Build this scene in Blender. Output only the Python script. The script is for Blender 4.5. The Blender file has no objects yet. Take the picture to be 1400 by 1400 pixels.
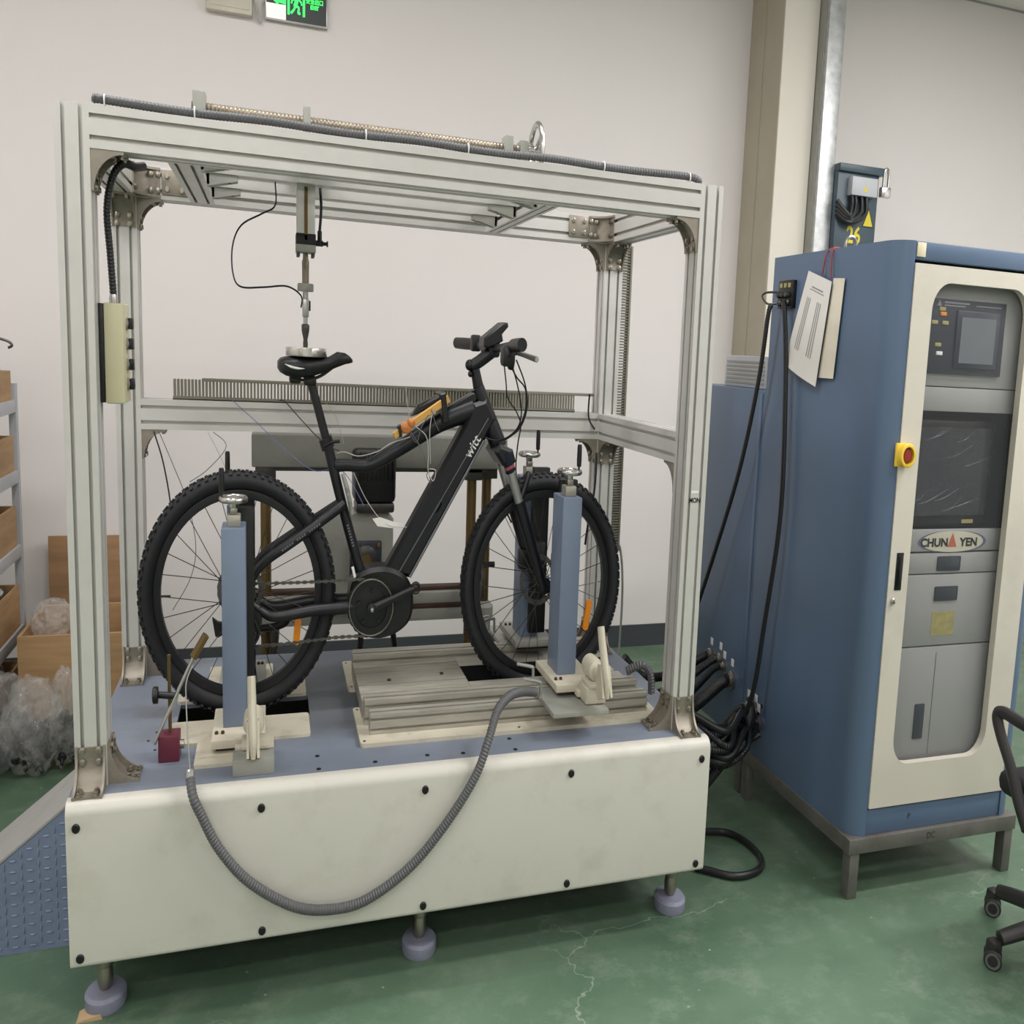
import bpy, bmesh, math, random
from mathutils import Vector, Matrix, noise
random.seed(7)
scene = bpy.context.scene
C = scene.collection
PI = math.pi

# proportions of the place: lengths along the room's X and Y axes relative to heights
S = (0.724657, 0.974336, 1.0)
def W3(p): return Vector((p[0]*S[0], p[1]*S[1], p[2]*S[2]))

# ---------------------------------------------------------------- camera
cd = bpy.data.cameras.new('camera'); cam = bpy.data.objects.new('camera', cd); C.objects.link(cam)
cd.sensor_width = 36.0; cd.sensor_fit = 'HORIZONTAL'; cd.lens = 1357.365*36.0/1400.0
cd.shift_x = -229.779/1400.0; cd.shift_y = -12.26/1400.0
cd.clip_start = 0.05; cd.clip_end = 60
right = Vector((0.9241325, -0.37809131, 0.05500977)); up = Vector((0.00368986, 0.15280255, 0.98824985)); fwd = Vector((0.38205431, 0.91307083, -0.14260491))
m = Matrix((right, up, -fwd)).transposed().to_4x4()
m.translation = Vector((0.41807362, -2.53216082, 1.63568))
cam.matrix_world = m
scene.camera = cam

# ---------------------------------------------------------------- light
wd = bpy.data.worlds.new('world'); scene.world = wd; wd.use_nodes = True
wd.node_tree.nodes['Background'].inputs[0].default_value = (0.9, 0.93, 1.0, 1)
wd.node_tree.nodes['Background'].inputs[1].default_value = 0.25
scene.view_settings.view_transform = 'Standard'; scene.view_settings.look = 'None'
scene.view_settings.gamma = 1.0; scene.view_settings.use_curve_mapping = False
scene.view_settings.exposure = 0.0
def lamp(x, y, w, h, e, col=(1.0, 0.985, 0.985)):
    l = bpy.data.lights.new('ceiling_lamp', 'AREA'); l.shape = 'RECTANGLE'; l.size = w*S[0]; l.size_y = h*S[1]; l.energy = e; l.color = col
    o = bpy.data.objects.new('ceiling_lamp', l); C.objects.link(o); o.location = W3((x, y, 3.79))
# two aisles of ceiling panels, left and right of the bench
for xs, rows in (((-1.2, 0.6), ((0.2, 34), (-2.4, 10), (-4.0, 24), (-5.8, 30))), ((4.2, 6.0), ((0.2, 23), (-1.0, 48), (-2.4, 22), (-4.0, 16)))):
    for lx in xs:
        for ly, le in rows: lamp(lx, ly, 1.2, 0.3, le)

# ---------------------------------------------------------------- materials
def lin(c):
    o = []
    for v in c:
        v /= 255.0
        o.append(v/12.92 if v <= 0.04045 else ((v+0.055)/1.055)**2.4)
    return o
MATS = {}
def P(name, col, rough=0.5, metal=0.0, var=0.08, scale=9.0, bump=0.0, bscale=60.0, stretch=None, alpha=1.0, trans=0.0, coat=0.0, dirt=None, emit=None, spec=0.5):
    mt = bpy.data.materials.new(name); mt.use_nodes = True; MATS[name] = mt
    nt = mt.node_tree; N = nt.nodes; Lk = nt.links; b = N['Principled BSDF']
    c = lin(col)
    tc = N.new('ShaderNodeTexCoord'); mp = N.new('ShaderNodeMapping'); Lk.new(tc.outputs['Object'], mp.inputs[0])
    if stretch: mp.inputs['Scale'].default_value = stretch
    nz = N.new('ShaderNodeTexNoise'); nz.inputs['Scale'].default_value = scale; nz.inputs['Detail'].default_value = 4; Lk.new(mp.outputs[0], nz.inputs['Vector'])
    rp = N.new('ShaderNodeValToRGB'); rp.color_ramp.elements[0].position = 0.3; rp.color_ramp.elements[1].position = 0.7
    rp.color_ramp.elements[0].color = [max(0, v*(1-var)) for v in c]+[1]; rp.color_ramp.elements[1].color = [min(1, v*(1+var)) for v in c]+[1]
    Lk.new(nz.outputs[0], rp.inputs[0]); out = rp.outputs[0]
    if dirt:   # (colour, amount, scale)
        n2 = N.new('ShaderNodeTexNoise'); n2.inputs['Scale'].default_value = dirt[2]; n2.inputs['Detail'].default_value = 8; n2.inputs['Roughness'].default_value = 0.65; Lk.new(mp.outputs[0], n2.inputs['Vector'])
        r2 = N.new('ShaderNodeValToRGB'); r2.color_ramp.elements[0].position = 0.52; r2.color_ramp.elements[1].position = 0.75
        r2.color_ramp.elements[1].color = (dirt[1],)*3+(1,); Lk.new(n2.outputs[0], r2.inputs[0])
        mx = N.new('ShaderNodeMix'); mx.data_type = 'RGBA'; Lk.new(r2.outputs[0], mx.inputs[0]); Lk.new(out, mx.inputs[6]); mx.inputs[7].default_value = lin(dirt[0])+[1]; out = mx.outputs[2]
    Lk.new(out, b.inputs['Base Color'])
    b.inputs['Roughness'].default_value = rough; b.inputs['Metallic'].default_value = metal; b.inputs['Alpha'].default_value = alpha
    b.inputs['Transmission Weight'].default_value = trans; b.inputs['Coat Weight'].default_value = coat; b.inputs['Specular IOR Level'].default_value = spec
    if emit:
        b.inputs['Emission Color'].default_value = lin(emit[0])+[1]; b.inputs['Emission Strength'].default_value = emit[1]
    if bump:
        nb = N.new('ShaderNodeTexNoise'); nb.inputs['Scale'].default_value = bscale; nb.inputs['Detail'].default_value = 5; Lk.new(mp.outputs[0], nb.inputs['Vector'])
        bp = N.new('ShaderNodeBump'); bp.inputs['Strength'].default_value = bump; bp.inputs['Distance'].default_value = 0.01; Lk.new(nb.outputs[0], bp.inputs['Height']); Lk.new(bp.outputs[0], b.inputs['Normal'])
    return mt

wall_m = P('wall_paint', (224, 219, 216), 0.85, var=0.015, scale=1.2, bump=0.03, bscale=120)
ceil_m = P('ceiling_tile', (222, 220, 214), 0.9, var=0.02, scale=40, bump=0.1, bscale=200)
grid_m = P('ceiling_grid', (150, 150, 146), 0.5)
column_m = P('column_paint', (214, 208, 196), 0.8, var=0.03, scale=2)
column_shade_m = P('column_shaded_side', (178, 170, 152), 0.85, var=0.06, scale=3)  # column paint darkened in colour for the side that lies in shade
base_m = P('baseboard_paint', (62, 66, 70), 0.5, var=0.05)
alu = P('anodised_aluminium', (208, 206, 201), 0.42, metal=0.35, var=0.03, scale=14, stretch=(1, 1, 1))
alu_dirty = P('worn_aluminium', (170, 166, 154), 0.45, metal=0.3, var=0.14, scale=10, stretch=(1, 6, 6), dirt=((104, 97, 84), 0.8, 4))
cream = P('cream_powder_coat', (205, 202, 192), 0.42, var=0.02, scale=3, dirt=((150, 140, 112), 0.25, 7))
cream_worn = P('cream_worn_paint', (198, 191, 172), 0.5, var=0.05, scale=9, dirt=((120, 96, 66), 0.5, 14))
deck_m = P('blue_grey_deck_paint', (121, 129, 143), 0.5, var=0.08, scale=4, dirt=((108, 110, 114), 1.0, 3.6))
def wear_and_shade(mt, centre, rad, col):
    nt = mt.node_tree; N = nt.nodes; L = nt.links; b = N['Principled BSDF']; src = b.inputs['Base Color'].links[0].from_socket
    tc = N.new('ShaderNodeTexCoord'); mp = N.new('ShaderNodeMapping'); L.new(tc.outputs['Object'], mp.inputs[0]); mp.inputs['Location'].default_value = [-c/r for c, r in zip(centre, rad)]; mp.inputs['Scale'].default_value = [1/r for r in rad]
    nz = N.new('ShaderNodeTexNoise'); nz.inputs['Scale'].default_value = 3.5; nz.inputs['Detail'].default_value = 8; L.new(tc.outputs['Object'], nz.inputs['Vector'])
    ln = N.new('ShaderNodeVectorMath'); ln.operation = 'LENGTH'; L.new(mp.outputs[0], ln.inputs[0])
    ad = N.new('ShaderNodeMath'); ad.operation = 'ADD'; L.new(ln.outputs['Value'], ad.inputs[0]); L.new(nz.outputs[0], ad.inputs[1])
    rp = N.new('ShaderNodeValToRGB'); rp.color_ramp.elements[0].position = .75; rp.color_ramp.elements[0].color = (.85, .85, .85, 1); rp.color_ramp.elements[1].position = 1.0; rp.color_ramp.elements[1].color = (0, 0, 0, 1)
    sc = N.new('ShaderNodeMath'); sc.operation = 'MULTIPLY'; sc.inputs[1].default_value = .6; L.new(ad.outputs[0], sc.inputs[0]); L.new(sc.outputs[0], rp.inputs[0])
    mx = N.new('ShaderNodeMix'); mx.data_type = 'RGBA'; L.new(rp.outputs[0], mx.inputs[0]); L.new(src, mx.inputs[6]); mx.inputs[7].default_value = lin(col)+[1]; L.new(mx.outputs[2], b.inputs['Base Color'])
wear_and_shade(deck_m, (-.12, .12, 0), (.42, .42, .5), (92, 95, 99))  # oily worn patch mid-deck, with shade of bike and beams painted in
bluecol = P('blue_column_paint', (114, 127, 148), 0.42, var=0.03, scale=5, dirt=((95, 100, 112), 0.3, 9))
cab_blue = P('cabinet_blue', (86, 105, 130), 0.38, var=0.02, scale=2)
cab_beige = P('cabinet_door_beige', (204, 198, 185), 0.42, var=0.02, scale=2, dirt=((150, 148, 138), 0.3, 3))
cab_grey = P('cabinet_panel_grey', (160, 160, 158), 0.5, var=0.02, scale=3)
steel = P('stand_steel', (118, 116, 112), 0.5, metal=0.5, var=0.12, scale=18, dirt=((88, 74, 62), 0.5, 12))
bracket_m = P('cast_bracket', (150, 142, 130), 0.5, metal=0.55, var=0.12, scale=25, dirt=((96, 84, 70), 0.5, 20))
chrome = P('bright_steel', (200, 198, 194), 0.24, metal=1.0, var=0.03)
bolt_m = P('bolt_steel', (165, 158, 146), 0.3, metal=0.9, var=0.08)
gun = P('dark_steel', (74, 72, 70), 0.4, metal=0.6, var=0.1)
black = P('black_plastic', (15, 15, 17), 0.42, var=0.1)
hole_m = P('dark_opening', (10, 10, 11), 0.9)
rubber = P('tyre_rubber', (25, 26, 29), 0.62, var=0.12, scale=30, bump=0.05)
hose_m = P('grey_hose', (92, 92, 94), 0.5, var=0.06)
hose_b = P('black_hose', (26, 27, 29), 0.45, var=0.08)
bike_m = P('matt_black_frame', (17, 18, 23), 0.42, var=0.05)
bike_light = P('frame_grey_line', (120, 121, 124), 0.35, metal=0.5)
white_m = P('white_print', (228, 228, 224), 0.6)
orange = P('amber_reflector', (236, 140, 20), 0.25, var=0.08, coat=0.5)
padm = P('lavender_rubber_pad', (134, 136, 154), 0.6, var=0.06, dirt=((96, 96, 110), 0.4, 20))
maroon = P('maroon_magnet', (98, 34, 52), 0.4, var=0.06)
brass = P('dull_brass', (112, 92, 56), 0.4, metal=0.6, var=0.22, scale=10, stretch=(1, 1, .2), dirt=((66, 48, 32), 0.7, 9))
rust = P('rusty_rail', (72, 52, 42), 0.7, metal=0.3, var=0.2, scale=30)
gpaint = P('grey_machine_paint', (148, 148, 140), 0.5, var=0.05, scale=5, dirt=((118, 112, 98), 0.4, 8))
duct_m = P('grey_wiring_duct', (128, 124, 110), 0.6, var=0.05)
galv = P('galvanised_steel', (186, 188, 188), 0.42, metal=0.7, var=0.16, scale=22, dirt=((150, 152, 152), 0.6, 30))
teal = P('teal_enamel', (58, 76, 86), 0.4, var=0.05)
yellow = P('yellow_paint', (214, 196, 52), 0.55, var=0.08)
estop_y = P('yellow_plastic', (232, 196, 66), 0.4)
estop_r = P('red_button', (140, 44, 34), 0.35)
plywood = P('plywood', (170, 136, 96), 0.7, var=0.16, scale=5, stretch=(1, 1, 7), bump=0.05)
plywood2 = P('plywood_figured', (150, 116, 82), 0.7, var=0.22, scale=4, stretch=(.7, 1, 5), bump=0.05)
shelf_m = P('shelf_grey_paint', (178, 180, 184), 0.5, var=0.05)
paper = P('paper_sheet', (226, 222, 216), 0.7, var=0.02)
ink = P('grey_print', (150, 146, 146), 0.7)
redstr = P('red_string', (150, 40, 44), 0.6)
screen_dark = P('dark_screen', (26, 30, 40), 0.12, var=0.1, coat=0.5)
screen_grey = P('grey_screen', (104, 108, 112), 0.25)
panel_dk = P('instrument_panel', (46, 50, 60), 0.35)
wood_o = P('ochre_wood_strip', (214, 164, 84), 0.6, var=0.1, scale=12)
wire_b = P('blue_wire', (96, 104, 150), 0.5)
wire_w = P('pale_wire', (180, 178, 170), 0.5)
tanbox = P('control_box_cream', (196, 190, 156), 0.5, var=0.02)
rampm = P('ramp_blue_paint', (122, 134, 160), 0.45, var=0.05, dirt=((92, 100, 122), 0.4, 16))
rampg = P('ramp_grey_top', (160, 158, 156), 0.55, var=0.06, dirt=((130, 128, 124), 0.5, 8))
junk = P('dark_parts', (42, 44, 46), 0.4, metal=0.3, var=0.3, scale=20)
sign_g = P('exit_green', (40, 230, 90), 0.4, emit=((40, 235, 90), 1.6))
sign_w = P('exit_white', (250, 246, 240), 0.4, emit=((255, 248, 240), .35))
sign_d = P('exit_dark', (18, 30, 28), 0.4)
silver = P('silver_trim', (178, 177, 174), 0.32, metal=0.75)
beige_box = P('beige_plastic_box', (206, 200, 184), 0.6)
logo_bg = P('logo_plate', (206, 200, 178), 0.5)
logo_bl = P('logo_blue', (92, 96, 132), 0.5)
logo_rd = P('logo_red', (190, 96, 72), 0.5)
gold_lbl = P('brass_label', (166, 156, 100), 0.5, var=0.2, scale=40)
mesh_m = P('chair_fabric', (24, 24, 26), 0.9)
chair_pl = P('chair_plastic', (40, 38, 38), 0.4, var=0.06)

# clear film
def film(name, col, alpha, rough, bs=25):
    mt = P(name, col, rough, alpha=alpha, bump=0.5, bscale=bs, spec=0.8); return mt
bag_m = film('clear_plastic_bag', (222, 220, 216), 0.24, 0.06, 16)
glass = P('smoked_acrylic', (120, 122, 124), 0.08, alpha=0.10, spec=0.5)

# green epoxy floor
def floor_mat():
    mt = bpy.data.materials.new('green_epoxy'); mt.use_nodes = True; nt = mt.node_tree; N = nt.nodes; L = nt.links; b = N['Principled BSDF']
    tc = N.new('ShaderNodeTexCoord')
    def nz(sc, det, ro=.6):
        n = N.new('ShaderNodeTexNoise'); n.inputs['Scale'].default_value = sc; n.inputs['Detail'].default_value = det; n.inputs['Roughness'].default_value = ro; L.new(tc.outputs['Object'], n.inputs['Vector']); return n
    def ramp(n, a, b_, ca, cb):
        r = N.new('ShaderNodeValToRGB'); r.color_ramp.elements[0].position = a; r.color_ramp.elements[1].position = b_; r.color_ramp.elements[0].color = ca; r.color_ramp.elements[1].color = cb; L.new(n, r.inputs[0]); return r
    def mix(fac, A, B):
        x = N.new('ShaderNodeMix'); x.data_type = 'RGBA'; L.new(fac, x.inputs[0])
        if isinstance(A, list): x.inputs[6].default_value = A
        else: L.new(A, x.inputs[6])
        x.inputs[7].default_value = B; return x.outputs[2]
    c1 = lin((76, 101, 80))+[1]; c2 = lin((98, 121, 99))+[1]; c3 = lin((128, 143, 124))+[1]; c4 = lin((176, 186, 168))+[1]
    r1 = ramp(nz(1.6, 6).outputs[0], .35, .7, c1, c2)
    o = mix(ramp(nz(7, 8, .75).outputs[0], .5, .75, (0, 0, 0, 1), (.7, .7, .7, 1)).outputs[0], r1.outputs[0], c3)
    v = N.new('ShaderNodeTexVoronoi'); v.feature = 'DISTANCE_TO_EDGE'; v.inputs['Scale'].default_value = 1.6
    nd = nz(5, 4); ad = N.new('ShaderNodeMix'); ad.data_type = 'RGBA'; ad.inputs[0].default_value = .18; L.new(tc.outputs['Object'], ad.inputs[6]); L.new(nd.outputs[1], ad.inputs[7]); L.new(ad.outputs[2], v.inputs['Vector'])
    cr = ramp(v.outputs[0], .0, .0025, (1, 1, 1, 1), (0, 0, 0, 1))
    mk = ramp(nz(1.1, 2).outputs[0], .5, .6, (0, 0, 0, 1), (.45, .45, .45, 1))
    mu = N.new('ShaderNodeMath'); mu.operation = 'MULTIPLY'; L.new(cr.outputs[0], mu.inputs[0]); L.new(mk.outputs[0], mu.inputs[1])
    o = mix(mu.outputs[0], o, c4)
    v2 = N.new('ShaderNodeTexVoronoi'); v2.inputs['Scale'].default_value = 16; L.new(tc.outputs['Object'], v2.inputs['Vector'])
    sp = ramp(v2.outputs[0], .05, .075, (.75, .75, .75, 1), (0, 0, 0, 1))
    sm = N.new('ShaderNodeMath'); sm.operation = 'MULTIPLY'; L.new(sp.outputs[0], sm.inputs[0]); L.new(ramp(nz(4, 2).outputs[0], .52, .6, (0, 0, 0, 1), (1, 1, 1, 1)).outputs[0], sm.inputs[1])
    o = mix(sm.outputs[0], o, c4)
    L.new(o, b.inputs['Base Color']); b.inputs['Roughness'].default_value = .38
    rr = ramp(nz(9, 6).outputs[0], .3, .8, (.32, .32, .32, 1), (.6, .6, .6, 1)); L.new(rr.outputs[0], b.inputs['Roughness'])
    bp = N.new('ShaderNodeBump'); bp.inputs['Strength'].default_value = .12; bp.inputs['Distance'].default_value = .004; L.new(nz(70, 4).outputs[0], bp.inputs['Height']); L.new(bp.outputs[0], b.inputs['Normal'])
    return mt
floor_m = floor_mat()

# ---------------------------------------------------------------- mesh builder (coordinates in metres of the place)
X_, Y_, Z_ = Vector((1, 0, 0)), Vector((0, 1, 0)), Vector((0, 0, 1))
class MB:
    def __init__(s, T=None): s.v = []; s.f = []; s.mi = []; s.T = T; s.cur = 0
    def add(s, vs, fs):
        o = len(s.v)
        s.v += [(s.T @ Vector(p)) if s.T else Vector(p) for p in vs]
        s.f += [[i+o for i in f] for f in fs]; s.mi += [s.cur]*len(fs); return s
    def box(s, x0, x1, y0, y1, z0, z1):
        vs = [(x, y, z) for z in (z0, z1) for y in (y0, y1) for x in (x0, x1)]
        return s.add(vs, [(0, 2, 3, 1), (4, 5, 7, 6), (0, 1, 5, 4), (2, 6, 7, 3), (0, 4, 6, 2), (1, 3, 7, 5)])
    def rbox(s, x0, x1, y0, y1, z0, z1, b=.004, seg=2):
        bm = bmesh.new(); bmesh.ops.create_cube(bm, size=1)
        for v in bm.verts: v.co = Vector(((x0+x1)/2+v.co.x*(x1-x0), (y0+y1)/2+v.co.y*(y1-y0), (z0+z1)/2+v.co.z*(z1-z0)))
        bmesh.ops.bevel(bm, geom=list(bm.edges), offset=b, segments=seg, affect='EDGES', profile=.5)
        bm.verts.index_update(); s.add([v.co.copy() for v in bm.verts], [[v.index for v in f.verts] for f in bm.faces]); bm.free(); return s
    def prism(s, poly, o, eu, ev, ew, L):
        o, eu, ev, ew = map(Vector, (o, eu, ev, ew)); n = len(poly)
        vs = [o+eu*a+ev*b for a, b in poly]+[o+eu*a+ev*b+ew*L for a, b in poly]
        return s.add(vs, [list(range(n))[::-1], list(range(n, 2*n))]+[(i, (i+1) % n, n+(i+1) % n, n+i) for i in range(n)])
    def rings(s, rs, caps=True, closed=False):
        n = len(rs[0]); vs = [p for r in rs for p in r]; fs = []
        k = len(rs)
        for j in range(k if closed else k-1):
            a = j*n; b = ((j+1) % k)*n
            for i in range(n): fs.append((a+i, a+(i+1) % n, b+(i+1) % n, b+i))
        if caps and not closed: fs += [list(range(n))[::-1], list(range((k-1)*n, k*n))]
        return s.add(vs, fs)
    def cyl(s, p0, p1, r0, r1=None, n=16, caps=True):
        p0, p1 = Vector(p0), Vector(p1); r1 = r0 if r1 is None else r1; a, b = frame(p1-p0)
        return s.rings([[p+(a*math.cos(2*PI*i/n)+b*math.sin(2*PI*i/n))*r for i in range(n)] for p, r in ((p0, r0), (p1, r1))], caps)
    def lathe(s, prof, o, axis=Z_, n=20, caps=True):
        o, axis = Vector(o), Vector(axis).normalized(); a, b = frame(axis)
        return s.rings([[o+axis*h+(a*math.cos(2*PI*i/n)+b*math.sin(2*PI*i/n))*max(r, 1e-4) for i in range(n)] for r, h in prof], caps)
    def tube(s, pts, r, n=8, sub=6, rib=0, flat=1.0, caps=True):
        P_ = spline(pts, sub) if sub > 1 else [Vector(p) for p in pts]
        if rib:
            P_ = resample(P_, rib)
        k = len(P_); rs = r if isinstance(r, (list, tuple)) else [r]*2
        t0 = (P_[1]-P_[0]).normalized(); a, b = frame(t0); out = []
        for j, p in enumerate(P_):
            t = (P_[min(j+1, k-1)]-P_[max(j-1, 0)]).normalized()
            a = (a-t*a.dot(t)).normalized(); b = t.cross(a)
            u = j/(k-1)*(len(rs)-1); i0 = min(int(u), len(rs)-2); rr = rs[i0]+(rs[i0+1]-rs[i0])*(u-i0)
            if rib and j % 2: rr *= .86
            ring = []
            for i in range(n):
                d = (a*math.cos(2*PI*i/n)+b*math.sin(2*PI*i/n))*rr
                d.y *= flat; ring.append(p+d)
            out.append(ring)
        return s.rings(out, caps)
    def torus(s, c, axis, R, r, n=48, m=10, ry=None):
        c, axis = Vector(c), Vector(axis).normalized(); a, b = frame(axis); ry = r if ry is None else ry; rs = []
        for j in range(n):
            d = a*math.cos(2*PI*j/n)+b*math.sin(2*PI*j/n)
            rs.append([c+d*(R+r*math.cos(2*PI*i/m))+axis*ry*math.sin(2*PI*i/m) for i in range(m)])
        return s.rings(rs, closed=True)
    def ball(s, c, r, n=14, m=9):
        r = r if isinstance(r, (tuple, list)) else (r, r, r); c = Vector(c); rs = []
        for j in range(m+1):
            t = PI*j/m; q = max(math.sin(t), .02)
            rs.append([c+Vector((r[0]*q*math.cos(2*PI*i/n), r[1]*q*math.sin(2*PI*i/n), r[2]*math.cos(t))) for i in range(n)])
        return s.rings(rs)
    def text(s, body, o, eu, ev, size, bold=0.0, align='CENTER'):
        cu = bpy.data.curves.new('t', 'FONT'); cu.body = body; cu.size = size; cu.align_x = align; cu.align_y = 'CENTER'; cu.offset = bold; cu.resolution_u = 3
        ob = bpy.data.objects.new('t', cu); C.objects.link(ob); bpy.context.view_layer.update()
        dg = bpy.context.evaluated_depsgraph_get(); ev_ = ob.evaluated_get(dg); me = ev_.to_mesh()
        o, eu, ev = Vector(o), Vector(eu), Vector(ev)
        s.add([o+eu*v.co.x+ev*v.co.y for v in me.vertices], [list(p.vertices) for p in me.polygons])
        ev_.to_mesh_clear(); bpy.data.objects.remove(ob); bpy.data.curves.remove(cu); return s
    def build(s, name, mat, parent=None, loc=None, smooth=35):
        vs = [W3(p) for p in s.v]
        if loc is None:
            lo = [min(v[i] for v in vs) for i in range(3)]; hi = [max(v[i] for v in vs) for i in range(3)]
            L0 = Vector(((lo[0]+hi[0])/2, (lo[1]+hi[1])/2, lo[2]))
        else: L0 = W3(loc)
        me = bpy.data.meshes.new(name); me.from_pydata([v-L0 for v in vs], [], s.f)
        bm = bmesh.new(); bm.from_mesh(me); bmesh.ops.recalc_face_normals(bm, faces=bm.faces); bm.to_mesh(me); bm.free()
        for mm in (mat if isinstance(mat, (list, tuple)) else [mat]): me.materials.append(mm)
        if any(s.mi):
            for p, i in zip(me.polygons, s.mi): p.material_index = i
        if smooth:
            for p in me.polygons: p.use_smooth = True
            me.set_sharp_from_angle(angle=math.radians(smooth))
        o = bpy.data.objects.new(name, me); C.objects.link(o); place(o, L0, parent)
        if name in ('bolts', 'fine_print', 'printed_lines', 'film_creases', 'panel_print', 'sockets'): o['kind'] = 'stuff'
        return o
WL = {}
def place(o, L0, parent):
    WL[o.name] = L0.copy()
    if parent: o.parent = parent; o.location = L0-WL[parent.name]
    else: o.location = L0
def frame(t):
    t = Vector(t).normalized(); a = t.cross(Z_) if abs(t.z) < .9 else t.cross(X_); a.normalize(); return a, t.cross(a)
def spline(pts, sub):
    P_ = [Vector(p) for p in pts]; o = []; k = len(P_)
    if k == 2: return [P_[0].lerp(P_[1], i/sub) for i in range(sub+1)]
    for i in range(k-1):
        p0, p1, p2, p3 = P_[max(i-1, 0)], P_[i], P_[i+1], P_[min(i+2, k-1)]
        for j in range(sub):
            t = j/sub; o.append(.5*((2*p1)+(p2-p0)*t+(2*p0-5*p1+4*p2-p3)*t*t+(3*p1-p0-3*p2+p3)*t**3))
    o.append(P_[-1]); return o
def resample(P_, step):
    o = [P_[0]]; acc = 0
    for a, b in zip(P_, P_[1:]):
        d = (b-a).length; t = step-acc
        while t <= d and d > 0: o.append(a.lerp(b, t/d)); t += step
        acc = (acc+d) % step
    return o
def tag(o, label=None, cat=None, group=None, kind=None):
    if label: o['label'] = label
    if cat: o['category'] = cat
    if group: o['group'] = group
    if kind: o['kind'] = kind
    return o
def thing(name, label, cat, loc, group=None):
    o = bpy.data.objects.new(name, None); C.objects.link(o); o.empty_display_size = .05; place(o, W3(loc), None); return tag(o, label, cat, group)
def struct(o): o['kind'] = 'structure'; return o
def circ(r, n, a0=0, a1=2*PI, c=(0, 0), end=False): return [(c[0]+r*math.cos(a0+(a1-a0)*i/(n-1 if end else n)), c[1]+r*math.sin(a0+(a1-a0)*i/(n-1 if end else n))) for i in range(n)]
def rrect(x0, x1, y0, y1, r, n=6):
    o = []
    for cx, cy, a in ((x1-r, y1-r, 0), (x0+r, y1-r, PI/2), (x0+r, y0+r, PI), (x1-r, y0+r, 1.5*PI)): o += circ(r, n, a, a+PI/2, (cx, cy), True)
    return o
def inset(poly, d):
    n = len(poly); ar = sum(poly[i][0]*poly[(i+1) % n][1]-poly[(i+1) % n][0]*poly[i][1] for i in range(n)); sg = 1 if ar > 0 else -1; o = []
    for i in range(n):
        p, q, r = Vector(poly[i-1]), Vector(poly[i]), Vector(poly[(i+1) % n])
        a = (q-p).normalized(); b = (r-q).normalized(); na = Vector((-a.y, a.x))*sg; nb = Vector((-b.y, b.x))*sg
        k = (na+nb); k = k/max(.35, k.length_squared/2) if k.length > 1e-6 else na
        o.append(tuple(q+k*d))
    return o
def slab(mb, poly, y0, y1, b, o=(0, 0, 0), eu=X_, ev=Z_, ew=Y_):
    """an outline thickened between y0 and y1 with chamfered rims"""
    pi = inset(poly, b); o = Vector(o)
    R = [[o+eu*p[0]+ev*p[1]+ew*y for p in pl] for pl, y in ((pi, y0), (poly, y0+b), (poly, y1-b), (pi, y1))]
    return mb.rings(R)
def slots(Wd, H, nu, nv, sw=.010):
    P_ = []
    def side(L, n, f):
        o = [f(0, 0)]
        for i in range(n):
            c = L*(i+.5)/n
            if L/n > .04: o += [f(c-sw/2, 0), f(c-sw/2, .003), f(c-.0085, .003), f(c-.0085, .0135), f(c+.0085, .0135), f(c+.0085, .003), f(c+sw/2, .003), f(c+sw/2, 0)]
            else: o += [f(c-.0035, 0), f(c-.0035, .008), f(c+.0035, .008), f(c+.0035, 0)]
        return o
    P_ += side(Wd, nu, lambda t, d: (t, d)); P_ += side(H, nv, lambda t, d: (Wd-d, t))
    P_ += side(Wd, nu, lambda t, d: (Wd-t, H-d)); P_ += side(H, nv, lambda t, d: (d, H-t)); return P_
def bar(name, parent, x0, x1, y0, y1, z0, z1, axis, nu=2, nv=2, mat=None):
    """a slotted aluminium profile"""
    mb = MB(); pad = 0
    if axis == 'X': mb.prism(slots(y1-y0, z1-z0, nu, nv), (x0, y0, z0), Y_, Z_, X_, x1-x0)
    elif axis == 'Y': mb.prism(slots(x1-x0, z1-z0, nu, nv), (x0, y0, z0), X_, Z_, Y_, y1-y0)
    else: mb.prism(slots(x1-x0, y1-y0, nu, nv), (x0, y0, z0), X_, Y_, Z_, z1-z0)
    return mb.build(name, mat or alu, parent, smooth=0)

# ================================================================ the room
XL, XR, YF, YB, ZC = -2.4, 7.6, -7.5, 2.713, 3.83
struct(MB().box(XL-.1, XR+.1, YF-.1, YB+.1, -.05, 0).build('floor', floor_m, loc=(0, 0, 0)))
struct(MB().box(XL-.1, XR+.1, YB, YB+.1, 0, ZC+.05).build('wall_back', wall_m))
struct(MB().box(XL-.1, XL, YF-.1, YB, 0, ZC+.05).build('wall_left', wall_m))
struct(MB().box(XR, XR+.1, YF-.1, YB, 0, ZC+.05).build('wall_right', wall_m))
struct(MB().box(XL, XR, YF-.1, YF, 0, ZC+.05).build('wall_front', wall_m))
ceil = struct(MB().box(XL-.1, XR+.1, YF-.1, YB+.1, ZC+.006, ZC+.08).build('ceiling', ceil_m))
for i in range(9): MB().box(XL+.3+i*.9*1.25, XL+.325+i*.9*1.25, YF, YB, ZC, ZC+.008).build('grid_bar', grid_m, ceil)
for i in range(17): MB().box(XL, XR, YB-.02-i*.6, YB-i*.6, ZC, ZC+.0075).build('grid_bar', grid_m, ceil)
struct(MB().box(XL, 3.93, YB-.012, YB, 0, .126).build('baseboard_back', base_m))
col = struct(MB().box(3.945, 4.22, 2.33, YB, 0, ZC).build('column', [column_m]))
mb = MB(); mb.box(3.94, 3.9451, 2.335, YB, 0, ZC); mb.build('side_face', column_shade_m, col)  # thin skin giving the column's left side its painted shade
MB().box(3.932, 3.9401, 2.54, YB, 0, ZC).build('plaster_strip', column_shade_m, col)

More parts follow.
